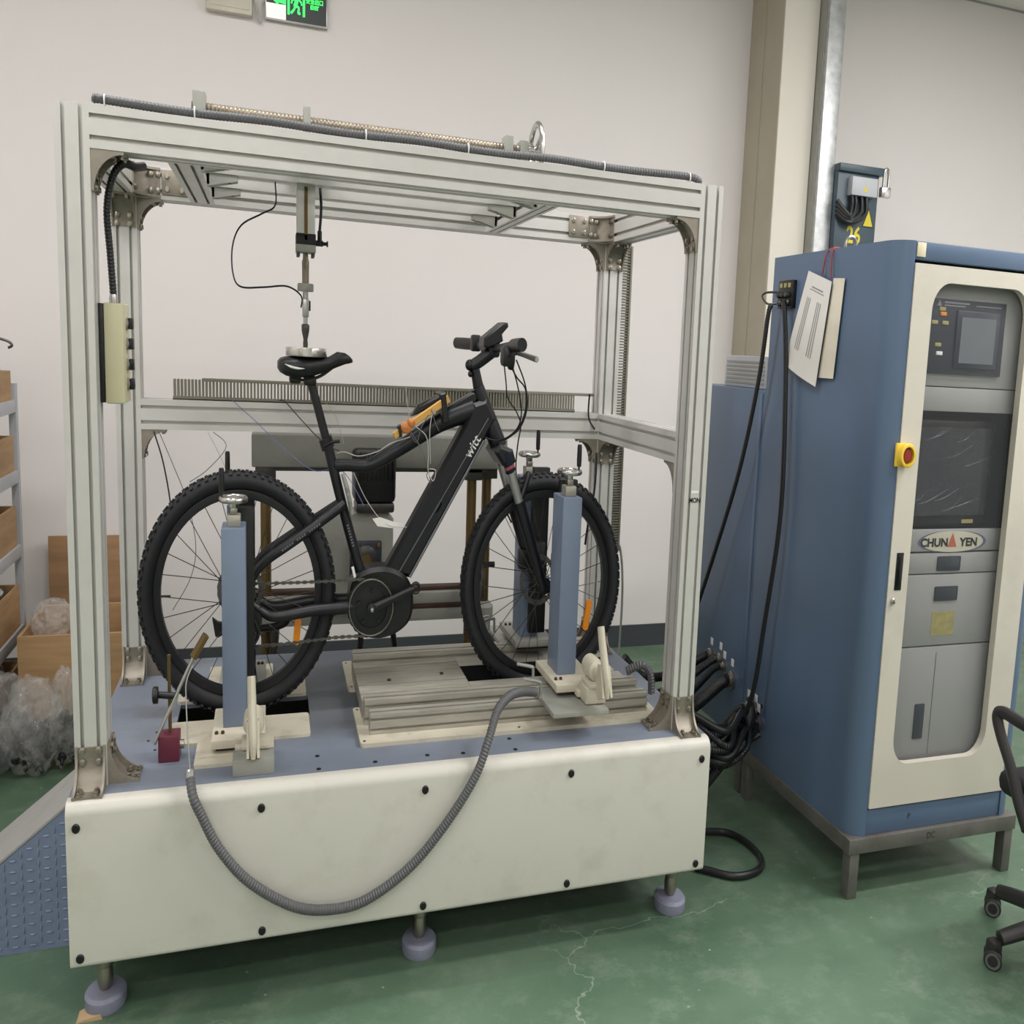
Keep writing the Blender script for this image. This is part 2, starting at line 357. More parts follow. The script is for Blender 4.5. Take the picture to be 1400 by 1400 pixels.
# ================================================================ test bench
D, W, DP, ZT, ZM, A = .5763, 2.1446, .9236, 2.1045, 1.4325, .09
bench = thing('bicycle_test_bench', 'large bicycle test bench with cream base and tall slotted aluminium frame', 'test machine', (W/2, DP/2, 0))
xL, xR, yF, yB, zB = -.0104, 2.172, -.0963, 1.0, .1766
# base
r = .03; pr = [(-.052, D)]+[(yF+r-r*math.sin(t*PI/12), D-r+r*math.cos(t*PI/12)) for t in range(7)]+[(yF+.014-.014*math.cos(t*PI/8), zB+.014-.014*math.sin(t*PI/8)) for t in range(5)]+[(-.052, zB)]
fp = MB().prism(pr, (xL, 0, 0), Y_, Z_, X_, xR-xL).build('front_panel', cream, bench)
for hx in (.018, .548, 1.078, 1.608, 2.137):
    for hz in (.52, .203):
        MB().lathe([(.0115, 0), (.0115, .003), (.009, .005)], (hx, yF, hz), -Y_, 14).build('hole_plug', black, fp)
xs = [xL, .25, .72, 1.34, 1.99, xR]; ys = [-.052, .375, .54, yB]
mb = MB()
for i in range(5):
    for j in range(3):
        if (i, j) in ((1, 1), (3, 1)): continue
        mb.box(xs[i], xs[i+1], ys[j], ys[j+1], D-.012, D)
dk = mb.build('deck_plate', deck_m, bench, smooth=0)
for hx, hy in ((.918, -.02), (1.226, -.02), (1.417, .05), (1.416, -.03), (.73, .056), (.73, -.03), (.52, .62), (.19, .33), (.17, .27), (.2, .2), (.23, .2), (1.1, -.01)):
    MB().cyl((hx, hy, D-.002), (hx, hy, D+.0006), .008 if hx > .5 else .005, n=12).build('bolt_hole', hole_m, dk)
mb = MB(); mb.box(xL, xL+.02, -.052, yB, zB, D-.012); mb.build('side_panel', cream, bench)
mb = MB(); mb.box(xR-.02, xR, -.052, yB, zB, D-.012); mb.build('side_panel', cream, bench)
MB().box(xL+.02, xR-.02, yB-.02, yB, zB, D-.012).build('back_panel', cream, bench)
MB().box(xL+.02, xR-.02, -.052, yB-.02, zB, zB+.01).build('bottom_plate', hole_m, bench)
for dx, in ((.469,), (1.667,)):
    MB().cyl((dx, .39, .414), (dx, .525, .414), .151, n=40).build('drive_roller', hole_m, bench)
for fx in (.06, 1.092, 2.11):
    for fy in (.035, .87):
        if fy > .1 and fx < .5: pass
        f = MB().cyl((fx, fy, .03), (fx, fy, zB+.002), .017, n=16).lathe([(.026, .105), (.028, .112), (.028, .140), (.026, .146)], (fx, fy, 0)).lathe([(.019, .045), (.024, .062), (.024, .085), (.02, .105)], (fx, fy, 0)).build('levelling_foot', bolt_m, bench)
        MB().lathe([(.058, 0), (.062, .006), (.062, .034), (.054, .042), (.02, .044)], (fx, fy, 0), Z_, 28).build('foot_pad', padm, f)
# frame
for px in (0, W-A):
    for py in (0, DP-A): bar('post', bench, px, px+A, py, py+A, D, ZT, 'Z')
bar('top_beam', bench, A, W-A, 0, A, ZT-A, ZT, 'X'); bar('top_beam', bench, A, W-A, DP-A, DP, ZT-A, ZT, 'X')
bar('top_beam', bench, 0, A, A, DP-A, ZT-A, ZT, 'Y'); bar('top_beam', bench, W-A, W, A, DP-A, ZT-A, ZT, 'Y')
bar('middle_beam', bench, A, W-A, DP-A, DP, ZM-A, ZM, 'X'); bar('middle_beam', bench, W-A, W, A, DP-A, ZM-A, ZM, 'Y')
bar('cross_beam', bench, .285, .375, A, DP-A, ZT-A, ZT-.0, 'Y'); bar('cross_beam', bench, 1.485, 1.55, A, DP-A, ZT-A, ZT, 'Y')
for ly in (.17, .42, .685): bar('rail_beam', bench, .375, 1.485, ly-.035, ly+.035, ZT-.06, ZT, 'X', 1, 1)

def bracket(c, d1, d2, L1=.088, L2=.088, w=.084, parent=None):
    c, d1, d2 = Vector(c), Vector(d1), Vector(d2); wd = d1.cross(d2).normalized(); t = .007
    n = 8; arc = [(L2-(L2-t)*math.sin(PI/2*i/n), L1-(L1-t)*math.cos(PI/2*i/n)) for i in range(n+1)]
    arc = [(t+(L2-t)*(1-math.sin(PI/2*i/n)), t+(L1-t)*(1-math.cos(PI/2*i/n))) for i in range(n+1)]  # from deck end to post end
    outer = [(0, 0), (L2, 0)]+arc+[(0, L1)]
    mb = MB()
    for s0 in (-w/2, w/2-t): mb.prism(outer, c+wd*s0, d2, d1, wd, t)
    tr = .010   # recessed trough plate
    arc2 = [(max(tr*.3, a-tr), max(tr*.3, b-tr)) for a, b in arc]
    poly = [(L2-.002, 0), (L2-.002, t*.8)]+arc2[1:-1]+[(t*.8, L1-.002), (0, L1-.002), (0, 0)]
    mb.prism(poly, c-wd*(w/2-t), d2, d1, wd, w-2*t)
    o = mb.build('corner_bracket', bracket_m, parent or bench, smooth=30)
    b = MB()
    for u in (-w*.27, w*.27):
        for k in (.9, .62):
            b.lathe([(.0095, 0), (.0095, .002), (.0065, .003), (.0065, .008), (.004, .0085)], c+wd*u+d1*L1*k+d2*.0065, d2, 10)
            b.lathe([(.0095, 0), (.0095, .002), (.0065, .003), (.0065, .008), (.004, .0085)], c+wd*u+d2*L2*k+d1*.0065, d1, 10)
    b.build('bolts', bolt_m, o)
h = A/2
for px, sx in ((A, 1), (W-A, -1)):
    cx = h if sx > 0 else W-h
    for py in (0, DP-A):
        bracket((px, py+h, D), Z_, X_*sx, .1, .09)
        bracket((cx, py, D), Z_, -Y_, .1, .088 if py else .075)
        bracket((px, py+h, ZT-A), -Z_, X_*sx)
    bracket((cx, DP-A, ZT-A), -Z_, -Y_)
    bracket((cx, A, ZT-A), -Z_, Y_)
    bracket((px, DP-A, ZT-h), X_*sx, -Y_)
    bracket((px, DP-h, ZM-A), -Z_, X_*sx)
bracket((W-h, DP-A, ZM-A), -Z_, -Y_); bracket((W-h, A, ZM-A), -Z_, Y_)
# small joining brackets under the top rails
def angle(x, y, sx):
    mb = MB(); mb.box(x, x+sx*.10, y-.022, y+.022, ZT-.072, ZT-.0605); mb.box(x, x+sx*.008, y-.022, y+.022, ZT-A+.002, ZT-.0605)
    for s_ in (-.020, .020): mb.prism([(0, 0), (.012, 0), (.1, .016), (.1, .018), (0, .018)], (x, y+s_-.002, ZT-.09), X_*sx, Z_, Y_, .004)
    o = mb.build('joint_bracket', alu, bench, smooth=0)
    b = MB()
    for k in (.035, .075): b.lathe([(.010, 0), (.010, .003), (.006, .004), (.006, .009)], (x+sx*k, y, ZT-.072), -Z_, 10)
    b.build('bolts', bolt_m, o)
for ly in (.17, .42, .685): angle(.375, ly, 1); angle(1.485, ly, -1)
for px, sx in ((A, 1), (W-A, -1)):
    o = MB().rbox(*sorted((px+sx*.092, px+sx*.185)), DP-A-.006, DP-A, ZT-.078, ZT-.006, .002).build('joint_plate', bracket_m, bench)
    b = MB()
    for kx in (.112, .165):
        for kz in (-.062, -.024): b.lathe([(.0095, 0), (.0095, .002), (.0065, .003), (.0065, .007)], (px+sx*kx, DP-A-.006, ZT+kz), -Y_, 10)
    b.build('bolts', bolt_m, o)
mb = MB(); mb.text('MON', (W-.045, -.0006, 1.247), X_, Z_, .02, .0006); mb.build('pen_mark', black, bench, smooth=0)
mb = MB(); mb.box(W-.062, W-.03, -.0006, .0, 1.268, 1.275); mb.build('sticker_scrap', white_m, bench, smooth=0)

# ---------------------------------------------------------------- lead screw with hand wheel on top of the frame
ls = thing('lead_screw', 'lead screw on top of the frame with a spoked steel hand wheel at its end', 'lead screw', (.9, .4, ZT))
y0, z0 = .4, ZT+.098
MB().tube([(.33, y0, z0), (1.50, y0, z0)], .0145, 10, 2, rib=.0065).build('screw', P('oily_screw', (138, 128, 112), .4, .5, var=.25, scale=40), ls)
for bx, bw, bh in ((.335, .04, .134), (.695, .024, .132), (1.43, .032, .13), (1.49, .03, .122)): MB().rbox(bx, bx+bw, y0-.028, y0+.028, ZT, ZT+bh, .002).build('bearing_block', gpaint, ls)
MB().box(.645, .79, .1, .72, ZT, ZT+.012).build('carriage_plate', alu, ls)
hw = MB().torus((1.56, y0, z0), X_, .077, .0095, 36, 10).build('hand_wheel', chrome, ls)
mb = MB(); mb.cyl((1.50, y0, z0), (1.575, y0, z0), .016)
for k in range(3): a = k*2*PI/3+.5; mb.tube([(1.555, y0, z0), (1.56, y0+.077*math.cos(a), z0+.077*math.sin(a))], .007, 8, 2)
mb.build('spokes', chrome, hw)

# ---------------------------------------------------------------- seat load actuator
ac = thing('seat_load_actuator', 'vertical pneumatic cylinder with load cell pressing a round disc onto the saddle', 'actuator', (.709, .456, 1.588))
ax, ay = .706, .456
MB().rbox(ax-.032, ax+.032, ay-.032, ay+.032, 1.905, ZT-.0005, .004).build('cylinder_body', alu, ac)
MB().rbox(ax-.006, ax+.006, ay-.034, ay-.0315, 1.90, 2.04, .001).build('tie_rod', brass, ac)
MB().rbox(ax-.035, ax+.035, ay-.034, ay+.034, 1.888, 1.918, .003).build('end_cap', black, ac)
mb = MB(); mb.rbox(ax-.035, ax+.035, ay-.034, ay+.034, 1.868, 1.889, .003); mb.build('mounting_flange', gpaint, ac)
mb = MB()
for sx in (-.026, .026):
    for sy in (-.024, .024): mb.cyl((ax+sx, ay+sy, 1.857), (ax+sx, ay+sy, 1.869), .006, n=10)
mb.build('bolts', gun, ac)
MB().lathe([(.006, 1.786), (.012, 1.786), (.013, 1.845), (.010, 1.852), (.009, 1.87), (.005, 1.87)], (ax, ay, 0), Z_, 16).build('piston_rod', P('oily_rod', (128, 118, 102), .35, .6, var=.2, scale=30), ac)
MB().lathe([(.010, 1.765), (.028, 1.765), (.029, 1.768), (.029, 1.783), (.027, 1.786), (.010, 1.786)], (ax, ay, 0), Z_, 20).build('lock_disc', gpaint, ac)
lc = MB().rbox(ax-.011, ax+.012, ay-.012, ay+.012, 1.695, 1.745, .003).cyl((ax, ay, 1.745), (ax, ay, 1.77), .010).cyl((ax, ay, 1.67), (ax, ay, 1.695), .008).build('load_cell', silver, ac)
MB().rbox(ax+.012, ax+.018, ay-.008, ay+.008, 1.713, 1.74, .001).build('connector', black, lc)
MB().lathe([(.008, 1.61), (.009, 1.622), (.0075, 1.634), (.014, 1.658), (.0145, 1.672), (.012, 1.676), (.006, 1.677)], (ax, ay, 0), Z_, 16).build('ball_joint', gun, ac)
MB().lathe([(.073, 1.588), (.0745, 1.590), (.0745, 1.610), (.073, 1.612), (.01, 1.612)], (ax+.003, ay, 0), Z_, 40).build('press_disc', P('turned_aluminium', (206, 204, 198), .28, .95, var=.06, scale=30), ac)
fit = MB().cyl((ax+.035, ay, 1.897), (ax+.062, ay, 1.897), .008).cyl((ax+.05, ay, 1.89), (ax+.05, ay, 1.93), .008).cyl((ax+.06, ay, 1.897), (ax+.075, ay, 1.897), .005).cyl((ax+.075, ay, 1.897), (ax+.08, ay, 1.897), .008).build('air_fitting', black, ac)
MB().tube([(ax+.05, ay, 1.93), (ax+.055, ay, 1.99), (ax+.052, ay+.02, 2.05)], .005, 8).build('air_hose', hose_b, fit)
MB().tube([(.60, .44, 2.045), (.60, .44, 1.985), (.555, .44, 1.96), (.485, .44, 1.925), (.455, .44, 1.87), (.455, .44, 1.80), (.48, .445, 1.765), (.56, .45, 1.768), (.64, .45, 1.775), (.69, .45, 1.752), (.69, .452, 1.72)], .0028, 6).build('sensor_cable', black, ac)

# ---------------------------------------------------------------- aluminium platform the front wheel stands in
pf = thing('wheel_platform', 'worn platform of aluminium profiles on cream plates around the front tyre', 'platform', (1.47, .456, D))
mirror = lambda y: .912-y
for f in (lambda y: y, mirror):
    ya, yb = sorted((f(.08), f(.37)))
    pl = MB(); pl.prism(rrect(.88, 2.06, ya, yb, .012, 4), (0, 0, D), X_, Y_, Z_, .0115); o = pl.build('mounting_plate', cream_worn, pf)
    for sx in (.895, 1.47, 2.045):
        for sy in (.1, .35): MB().cyl((sx, f(sy), D+.0115), (sx, f(sy), D+.0122), .005, n=10).build('screw', gun, o)
    ya, yb = sorted((f(.14), f(.19))); bar('profile', pf, .92, 2.02, ya, yb, D+.0117, .644, 'X', 1, 2, alu_dirty)
    ya, yb = sorted((f(.215), f(.265))); bar('profile', pf, .908, 2.01, ya, yb, D+.0117, .660, 'X', 1, 2, alu_dirty)
for xa, xb, ya, yb in ((.905, 1.34, .27, .642), (1.34, 2.0, .27, .378), (1.34, 2.0, .535, .642)): MB().rbox(xa, xb, ya, yb, D+.0117, .640, .002).build('bed_plate', alu_dirty, pf)
MB().box(1.341, 1.999, .5325, .5349, D-.3, .639).build('slot_shade_sheet', hole_m, pf); MB().box(1.3405, 1.343, .379, .5324, D-.3, .639).build('slot_shade_sheet', hole_m, pf)  # thin black sheets added so the slot's inside reads as deep shade
for k, yy in enumerate((.33, .41, .585)): MB().rbox(.906, 1.338, yy-.003, yy+.003, .6402, .643, .001).build('bed_edge', alu_dirty, pf)
for sx, sy in ((1.03, .44), (1.25, .47)): MB().lathe([(.008, 0), (.008, .003), (.004, .005)], (sx, sy, .640), Z_, 10).build('screw', gun, pf)

o = MB().prism([(0, 0), (.075, 0), (.07, .012), (.01, .004)], (-.015, -.03, 0), X_, Z_, Y_, .05).build('wooden_shim', P('pale_wood', (186, 158, 122), .7)); tag(o, 'small pale wooden shim by the left front foot of the bench', 'shim')

# ================================================================ clamping stands beside the wheels
def stand(dx, dz, far, hside, label, carriage):
    f = (lambda y: .912-y) if far else (lambda y: y)
    g = -1 if far else 1
    st = thing('axle_clamp_stand', label, 'clamp stand', (.458+dx, f(.25), D+.012), 'blue axle clamp stands')
    def bx(name, x0, x1, ya, yb, z0, z1, mat, b=.002, parent=None):
        ya, yb = sorted((f(ya), f(yb))); return MB().rbox(x0+dx, x1+dx, ya, yb, z0+dz, z1+dz, b).build(name, mat, parent or st)
    bx('column', .419, .497, .2, .315, .62, 1.148, bluecol, .003)
    bx('guide_rail', .45, .522, .317, .345, .64, 1.185, black)
    bx('top_block', .437, .481, .225, .275, 1.148, 1.178, alu_dirty, .003)
    bx('screw_collar', .447, .471, .235, .262, 1.178, 1.196, bolt_m, .003)
    hc = (.458+dx, f(.248), 1.218+dz)
    w = MB().torus(hc, Z_, .041, .008, 32, 10).lathe([(.012, -.025), (.014, -.02), (.014, -.004), (.036, -.003), (.036, .003), (.01, .008)], hc, Z_, 20).build('hand_wheel', chrome, st)
    hx = hc[0]+hside*.038
    MB().lathe([(.003, 0), (.004, .01), (.0085, .012), (.0095, .03), (.0088, .07), (.007, .076)], (hx, hc[1], hc[2]+.004), Z_, 12).build('handle', black, w)
    bx('base_block', .385, .56, .11, .36, .597, .62, gpaint if far else cream_worn)
    bx('slide', .40, .55, .13, .34, .584, .597, gun, .001)
    bx('axle_jaw', .445, .495, .345, .392, .885, .95, gun, .004)
    bx('stop_block', .462, .50, .085, .13, .588, .606, cream_worn, .002)
    if not carriage:
        mb = MB(); a, b = sorted((f(.2), f(.37))); mb.prism(rrect(.236, .715, a, b, .012, 4), (dx, 0, D), X_, Y_, Z_, .009)
        a, b = sorted((f(.045), f(.2))); mb.prism(rrect(.335, .588, a, b, .006, 3), (dx, 0, D), X_, Y_, Z_, .009); mb.build('foot_plate', cream_worn, st)
        if not far: bx('front_block', .459, .588, -.03, .042, D, .618, gpaint, .002)
    else:
        a, b = sorted((f(-.01), f(.213))); MB().rbox(1.565, 1.785, a, b, .6445, .659, .002).build('slide_plate', gpaint, st)
        bx('clamp_block', .475, .555, .03, .108, .584, .63, cream_worn, .003)
        for q, (yy, zz) in enumerate(((.19, .738), (.10, .722))):
            MB().tube([(1.490, f(yy+.02), zz), (1.54, f(yy-.01), zz-.002), (1.545, f(yy-.012), zz-.01), (1.546, f(yy-.012), zz-.05)], .0055, 8, 4).build('lever', silver, st)
    if not far:
        bx('clamp_base', .485, .575, .025, .11, .62 if not carriage else .63, .632 if not carriage else .642, cream_worn, .003)
        T = Matrix.Translation((.523+dx, 0, .672+dz))
        mb = MB(T); mb.lathe([(.012, .13), (.033, .125), (.034, .07), (.030, .055), (.020, .05), (.018, -.03), (.012, -.036)], (0, 0, 0), Y_, 20); o = mb.build('toggle_clamp', cream_worn, st)
        mb = MB(T)
        for sx in (-.016, .016): mb.prism([(-.045, -.03), (.0, -.05), (.02, -.02), (.012, .05), (-.012, .05)], (sx-.004, -.01, -.012), Y_, Z_, X_, .008)
        mb.build('clevis', cream_worn, o)
        MB(T).tube([(0, -.05, -.045), (0, -.045, .0), (-.002, -.03, .03), (-.004, .0, .09), (-.006, .02, .14)], [.008, .012, .014, .014, .013], 12, 4).build('clamp_lever', cream_worn, o)
    for sx in (.40, .42, .53, .545): MB().lathe([(.006, 0), (.006, .006), (.003, .008)], (sx+dx, f(.16), .62+dz), Z_, 8).build('bolt', rust, st)
    return st
stand(0, 0, False, -1, 'blue clamp stand in front of the rear wheel with black-handled hand wheel', False)
stand(1.233, .078, False, 1, 'blue clamp stand in front of the front wheel beside silver levers', True)
stand(0, 0, True, -1, 'blue clamp stand mostly hidden behind the rear wheel', False)
stand(1.205, .085, True, 1, 'blue clamp stand seen through the spokes behind the front wheel', True)

# ================================================================ bicycle
Yb = .456
AX, BX, AZ, RT = .469, 1.667, .918, .352
bike = thing('electric_mountain_bike', 'black electric mountain bike clamped upright in the test bench', 'bicycle', (1.05, Yb, .566))
def wheel(cx, lab, disc_y, drive):
    c = Vector((cx, Yb, AZ))
    mb = MB(); prof = [(.273, -.013), (.273, .013), (.290, .014), (.297, .013), (.297, -.013), (.290, -.014)]
    n = 72; mb.rings([[c+Vector((math.cos(2*PI*j/n)*r_, w_, math.sin(2*PI*j/n)*r_)) for r_, w_ in prof] for j in range(n)], closed=True)
    wh = tag(mb.build('wheel', bike_m, bike), lab)
    mb = MB(); mb.torus(c, Y_, .322, .0265, 72, 14, ry=.028)
    for j in range(76):
        a = 2*PI*j/76
        for w_, off, sz in ((-.0195, 0, .0075), (-.008, .5, .0065), (.008, 0, .0065), (.0195, .5, .0075)):
            t = a+off*2*PI/76; rr = .322+.0262*math.sqrt(max(0, 1-(w_/.028)**2)); d = Vector((math.cos(t), 0, math.sin(t))); tg = Vector((-math.sin(t), 0, math.cos(t)))
            nn = (d*math.sqrt(max(.05, 1-(w_/.028)**2))+Y_*(w_/.028)).normalized(); s_ = nn.cross(tg)
            p = c+d*rr+Y_*w_; q = [p-nn*.004+tg*sx*.0068+s_*sy*sz*.7 for sx, sy in ((-1, -1), (1, -1), (1, 1), (-1, 1))]
            q2 = [p+nn*.0045+tg*sx*.0055+s_*sy*sz*.55 for sx, sy in ((-1, -1), (1, -1), (1, 1), (-1, 1))]
            mb.add(q+q2, [(4, 5, 6, 7), (0, 1, 5, 4), (1, 2, 6, 5), (2, 3, 7, 6), (3, 0, 4, 7)])
    mb.build('tyre', rubber, wh)
    MB().lathe([(.006, -.066), (.012, -.06), (.012, -.048), (.026, -.045), (.026, -.04), (.014, -.036), (.014, .03), (.026, .034), (.026, .04), (.012, .044), (.012, .06), (.006, .066)], c, Y_, 20).build('hub', black, wh)
    for j in range(28):
        a = 2*PI*j/28; s_ = 1 if j % 2 else -1; tw = (1 if (j//2) % 2 else -1)*1.25
        p0 = c+Vector((.024*math.cos(a+tw), s_*.036, .024*math.sin(a+tw))); p1 = c+Vector((.276*math.cos(a), 0, .276*math.sin(a)))
        MB().cyl(p0, p1, .0014, n=5, caps=False).build('spoke', gun, wh)
    # brake disc
    mb = MB(); n = 40; y_ = c.y+disc_y
    mb.rings([[Vector((c.x+r_*math.cos(2*PI*j/n), y_+w_, c.z+r_*math.sin(2*PI*j/n))) for r_, w_ in ((.066, -.001), (.082+.002*(j % 2), -.001), (.082+.002*(j % 2), .001), (.066, .001))] for j in range(n)], closed=True)
    for j in range(6): a = j*PI/3; mb.tube([(c.x+.02*math.cos(a+.5), y_, c.z+.02*math.sin(a+.5)), (c.x+.068*math.cos(a), y_, c.z+.068*math.sin(a))], .003, 5, 2)
    mb.build('brake_disc', P('disc_steel', (120, 120, 120), .35, .8), wh)
    # valve
    a = PI if drive else 2.2; MB().cyl(c+Vector((.275*math.cos(a), 0, .275*math.sin(a))), c+Vector((.24*math.cos(a), 0, .24*math.sin(a))), .0032, n=8).build('valve', black, wh)
    if drive:
        mb = MB()
        for k in range(9):
            rr = .052-k*.0038; yy = c.y-.030-k*.0028; n = 30
            mb.rings([[Vector((c.x+(r_+(.003 if j % 2 and r_ > .02 else 0))*math.cos(2*PI*j/n), yy+w_, c.z+(r_+(.003 if j % 2 and r_ > .02 else 0))*math.sin(2*PI*j/n))) for r_, w_ in ((.015, -.0008), (rr, -.0008), (rr, .0008), (.015, .0008))] for j in range(n)], closed=True)
        mb.build('cassette', gun, wh)
    rx, rz, rl, tilt = (.676, .802, .078, -.06) if drive else (1.875, .81, .1, -.08)
    mb = MB(); e = Vector((math.sin(-tilt*2), 0, math.cos(tilt))).normalized(); q = e.cross(Y_)
    mb.prism(rrect(-.012, .012, -rl/2, rl/2, .008, 4), Vector((rx, Yb-.012, rz)), q, e, Y_, .01); mb.build('reflector', orange, wh)
    return wh
wheel(AX, 'rear wheel with knobby black tyre and amber reflector', .048, True)
wheel(BX, 'front wheel with knobby black tyre and amber reflector', .048, False)

BBx, BBz = .95, .878
fr = MB()
# down tube with battery
dpoly = [(1.0, .975), (1.105, .955), (1.395, 1.365), (1.44, 1.43), (1.40, 1.49), (1.345, 1.475), (1.315, 1.42)]
slab(fr, dpoly, Yb-.036, Yb+.036, .012)
# head tube
fr.cyl((1.365, Yb, 1.522), (1.462, Yb, 1.345), .027, .034, 20)
# seat tube
fr.tube([(.785, Yb, 1.352), (.845, Yb, 1.165), (.93, Yb, .93)], [.0185, .0185, .021], 14, 4)
# top tube, curved
fr.tube([(.815, Yb, 1.283), (.86, Yb, 1.285), (.93, Yb, 1.283), (.985, Yb, 1.300), (1.08, Yb, 1.345), (1.22, Yb, 1.415), (1.35, Yb, 1.455)], [.02, .0185, .0185, .021, .024, .030, .036], 14, 6)
slab(fr, [(1.20, 1.425), (1.35, 1.46), (1.372, 1.51), (1.34, 1.505), (1.215, 1.446)], Yb-.02, Yb+.02, .005)
# stays
for s_ in (-1, 1):
    o_ = .058 if s_ < 0 else .062
    fr.tube([(.845, Yb+s_*.02, 1.175), (.80, Yb+s_*.04, 1.15), (.66, Yb+s_*o_, 1.075), (.56, Yb+s_*o_, 1.02), (.515, Yb+s_*o_, .975), (.485, Yb+s_*o_, .93)], [.016, .0155, .015, .0145, .013, .011], 12, 5)
    fr.tube([(.93, Yb+s_*.03, .885), (.86, Yb+s_*.05, .878), (.74, Yb+s_*o_, .876), (.60, Yb+s_*o_, .862), (.545, Yb+s_*o_, .88), (.49, Yb+s_*o_, .918)], [.02, .019, .0175, .016, .014, .012], 12, 5)
    slab(fr, circ(.022, 16, c=(AX+.006, AZ)), Yb+s_*.064-.004, Yb+s_*.064+.004, .001)
frame_o = fr.build('frame', bike_m, bike)
mo = MB(); slab(mo, [tuple(q)[0::2] for q in spline([(.868, 0, .90), (.88, 0, .952), (.93, 0, .985), (1.02, 0, .99), (1.095, 0, .955), (1.118, 0, .89), (1.105, 0, .83), (1.06, 0, .795), (.99, 0, .778), (.92, 0, .79), (.88, 0, .83), (.868, 0, .90)], 4)[:-1]], Yb-.05, Yb+.05, .012); mo.build('motor', black, frame_o)
e = Vector((1.395-1.105, 0, 1.365-.955)).normalized(); nr = Vector((-e.z, 0, e.x))
MB().tube([Vector((1.104, Yb-.030, .958)), Vector((1.392, Yb-.030, 1.366))], .0055, 8, 2).build('trim_strip', bike_light, frame_o)
MB().tube([Vector((1.012, Yb-.0365, .98))+nr*-.042, Vector((1.375, Yb-.0365, 1.455))+nr*-.038], .0018, 6, 2).build('battery_seam', bike_light, frame_o)
MB().text('witt', Vector((1.345, Yb-.0368, 1.348)), e, nr, .046, .0005).build('lettering', white_m, frame_o, smooth=0)
mb = MB(); mb.box(-.018, .018, 0, .0006, -.0018, .0018)
mb.T = None; mb.v = [Vector((1.215, Yb-.0372, 1.165))+e*p.x+nr*p.z for p in mb.v]; mb.build('light_bar', white_m, frame_o, smooth=0)
e2 = Vector((.764-.567, 0, 1.134-1.026)).normalized(); n2 = Vector((-e2.z, 0, e2.x))
mb = MB()
for k in range(16):
    if k in (5, 10): continue
    q = Vector((.69, Yb-.0745, 1.091))+e2*(k-8)*.010; mb.add([q+e2*a+n2*b for a, b in ((0, -.003), (.0062, -.003), (.0062, .003), (0, .003))], [(0, 1, 2, 3)])
mb.build('fine_print', bike_light, frame_o, smooth=0)
e3 = Vector((.93-.845, 0, .93-1.165)).normalized(); n3 = Vector((-e3.z, 0, e3.x))
mb = MB()
for k in range(8):
    q = Vector((.862, Yb-.0215, 1.115))+e3*k*.009; mb.add([q+e3*a+n3*b for a, b in ((0, -.004), (.005, -.004), (.005, .004), (0, .004))], [(0, 1, 2, 3)])
mb.build('fine_print', bike_light, frame_o, smooth=0)
mb = MB(); mb.cyl((.778, Yb, 1.362), (.790, Yb, 1.332), .025, n=18); mb.tube([(.775, Yb-.024, 1.34), (.80, Yb-.03, 1.352), (.83, Yb-.03, 1.356)], .005, 8, 3); mb.build('seat_clamp', black, bike)
MB().tube([(.715, Yb, 1.528), (.728, Yb, 1.512), (.79, Yb, 1.335)], [.016, .0155, .0155], 14, 3).build('seat_post', bike_m, bike)
# saddle
def saddle():
    st = [(.606, .012, 1.553, 1.572), (.615, .05, 1.543, 1.581), (.635, .072, 1.535, 1.586), (.67, .078, 1.530, 1.588), (.72, .068, 1.533, 1.588), (.765, .048, 1.545, 1.588), (.79, .036, 1.552, 1.590), (.82, .029, 1.563, 1.605), (.85, .026, 1.572, 1.603), (.868, .02, 1.575, 1.594), (.878, .008, 1.577, 1.585)]
    rs = []
    for x, w, zl, zh in st:
        ring = []
        for i in range(20):
            a = 2*PI*i/20; cs, sn = math.cos(a), math.sin(a)
            ring.append(Vector((x, Yb+w*math.copysign(abs(cs)**.75, cs), (zl+zh)/2+(zh-zl)/2*math.copysign(abs(sn)**.75, sn)*(1 if sn > 0 else (1+.35*abs(cs))))))
        rs.append(ring)
    return MB().rings(rs)
sd = saddle().build('saddle', black, bike, smooth=60)
MB().rbox(.648, .69, Yb-.03, Yb+.03, 1.512, 1.54, .008).build('elastomer', black, sd)
MB().tube([(.655, Yb-.03, 1.527), (.70, Yb-.025, 1.522), (.76, Yb-.022, 1.535), (.82, Yb-.01, 1.57)], .004, 6).tube([(.655, Yb+.03, 1.527), (.70, Yb+.025, 1.522), (.76, Yb+.022, 1.535), (.82, Yb+.01, 1.57)], .004, 6).build('rails', gun, sd)
MB().rbox(.70, .745, Yb-.025, Yb+.025, 1.508, 1.535, .006).build('post_head', black, sd)
mb = MB(); mb.tube([(.632, Yb-.0725, 1.566), (.65, Yb-.0795, 1.560), (.675, Yb-.0805, 1.556), (.70, Yb-.0765, 1.556)], [.0005, .0035, .0035, .0005], 6, 4); mb.build('silver_flash', white_m, sd)
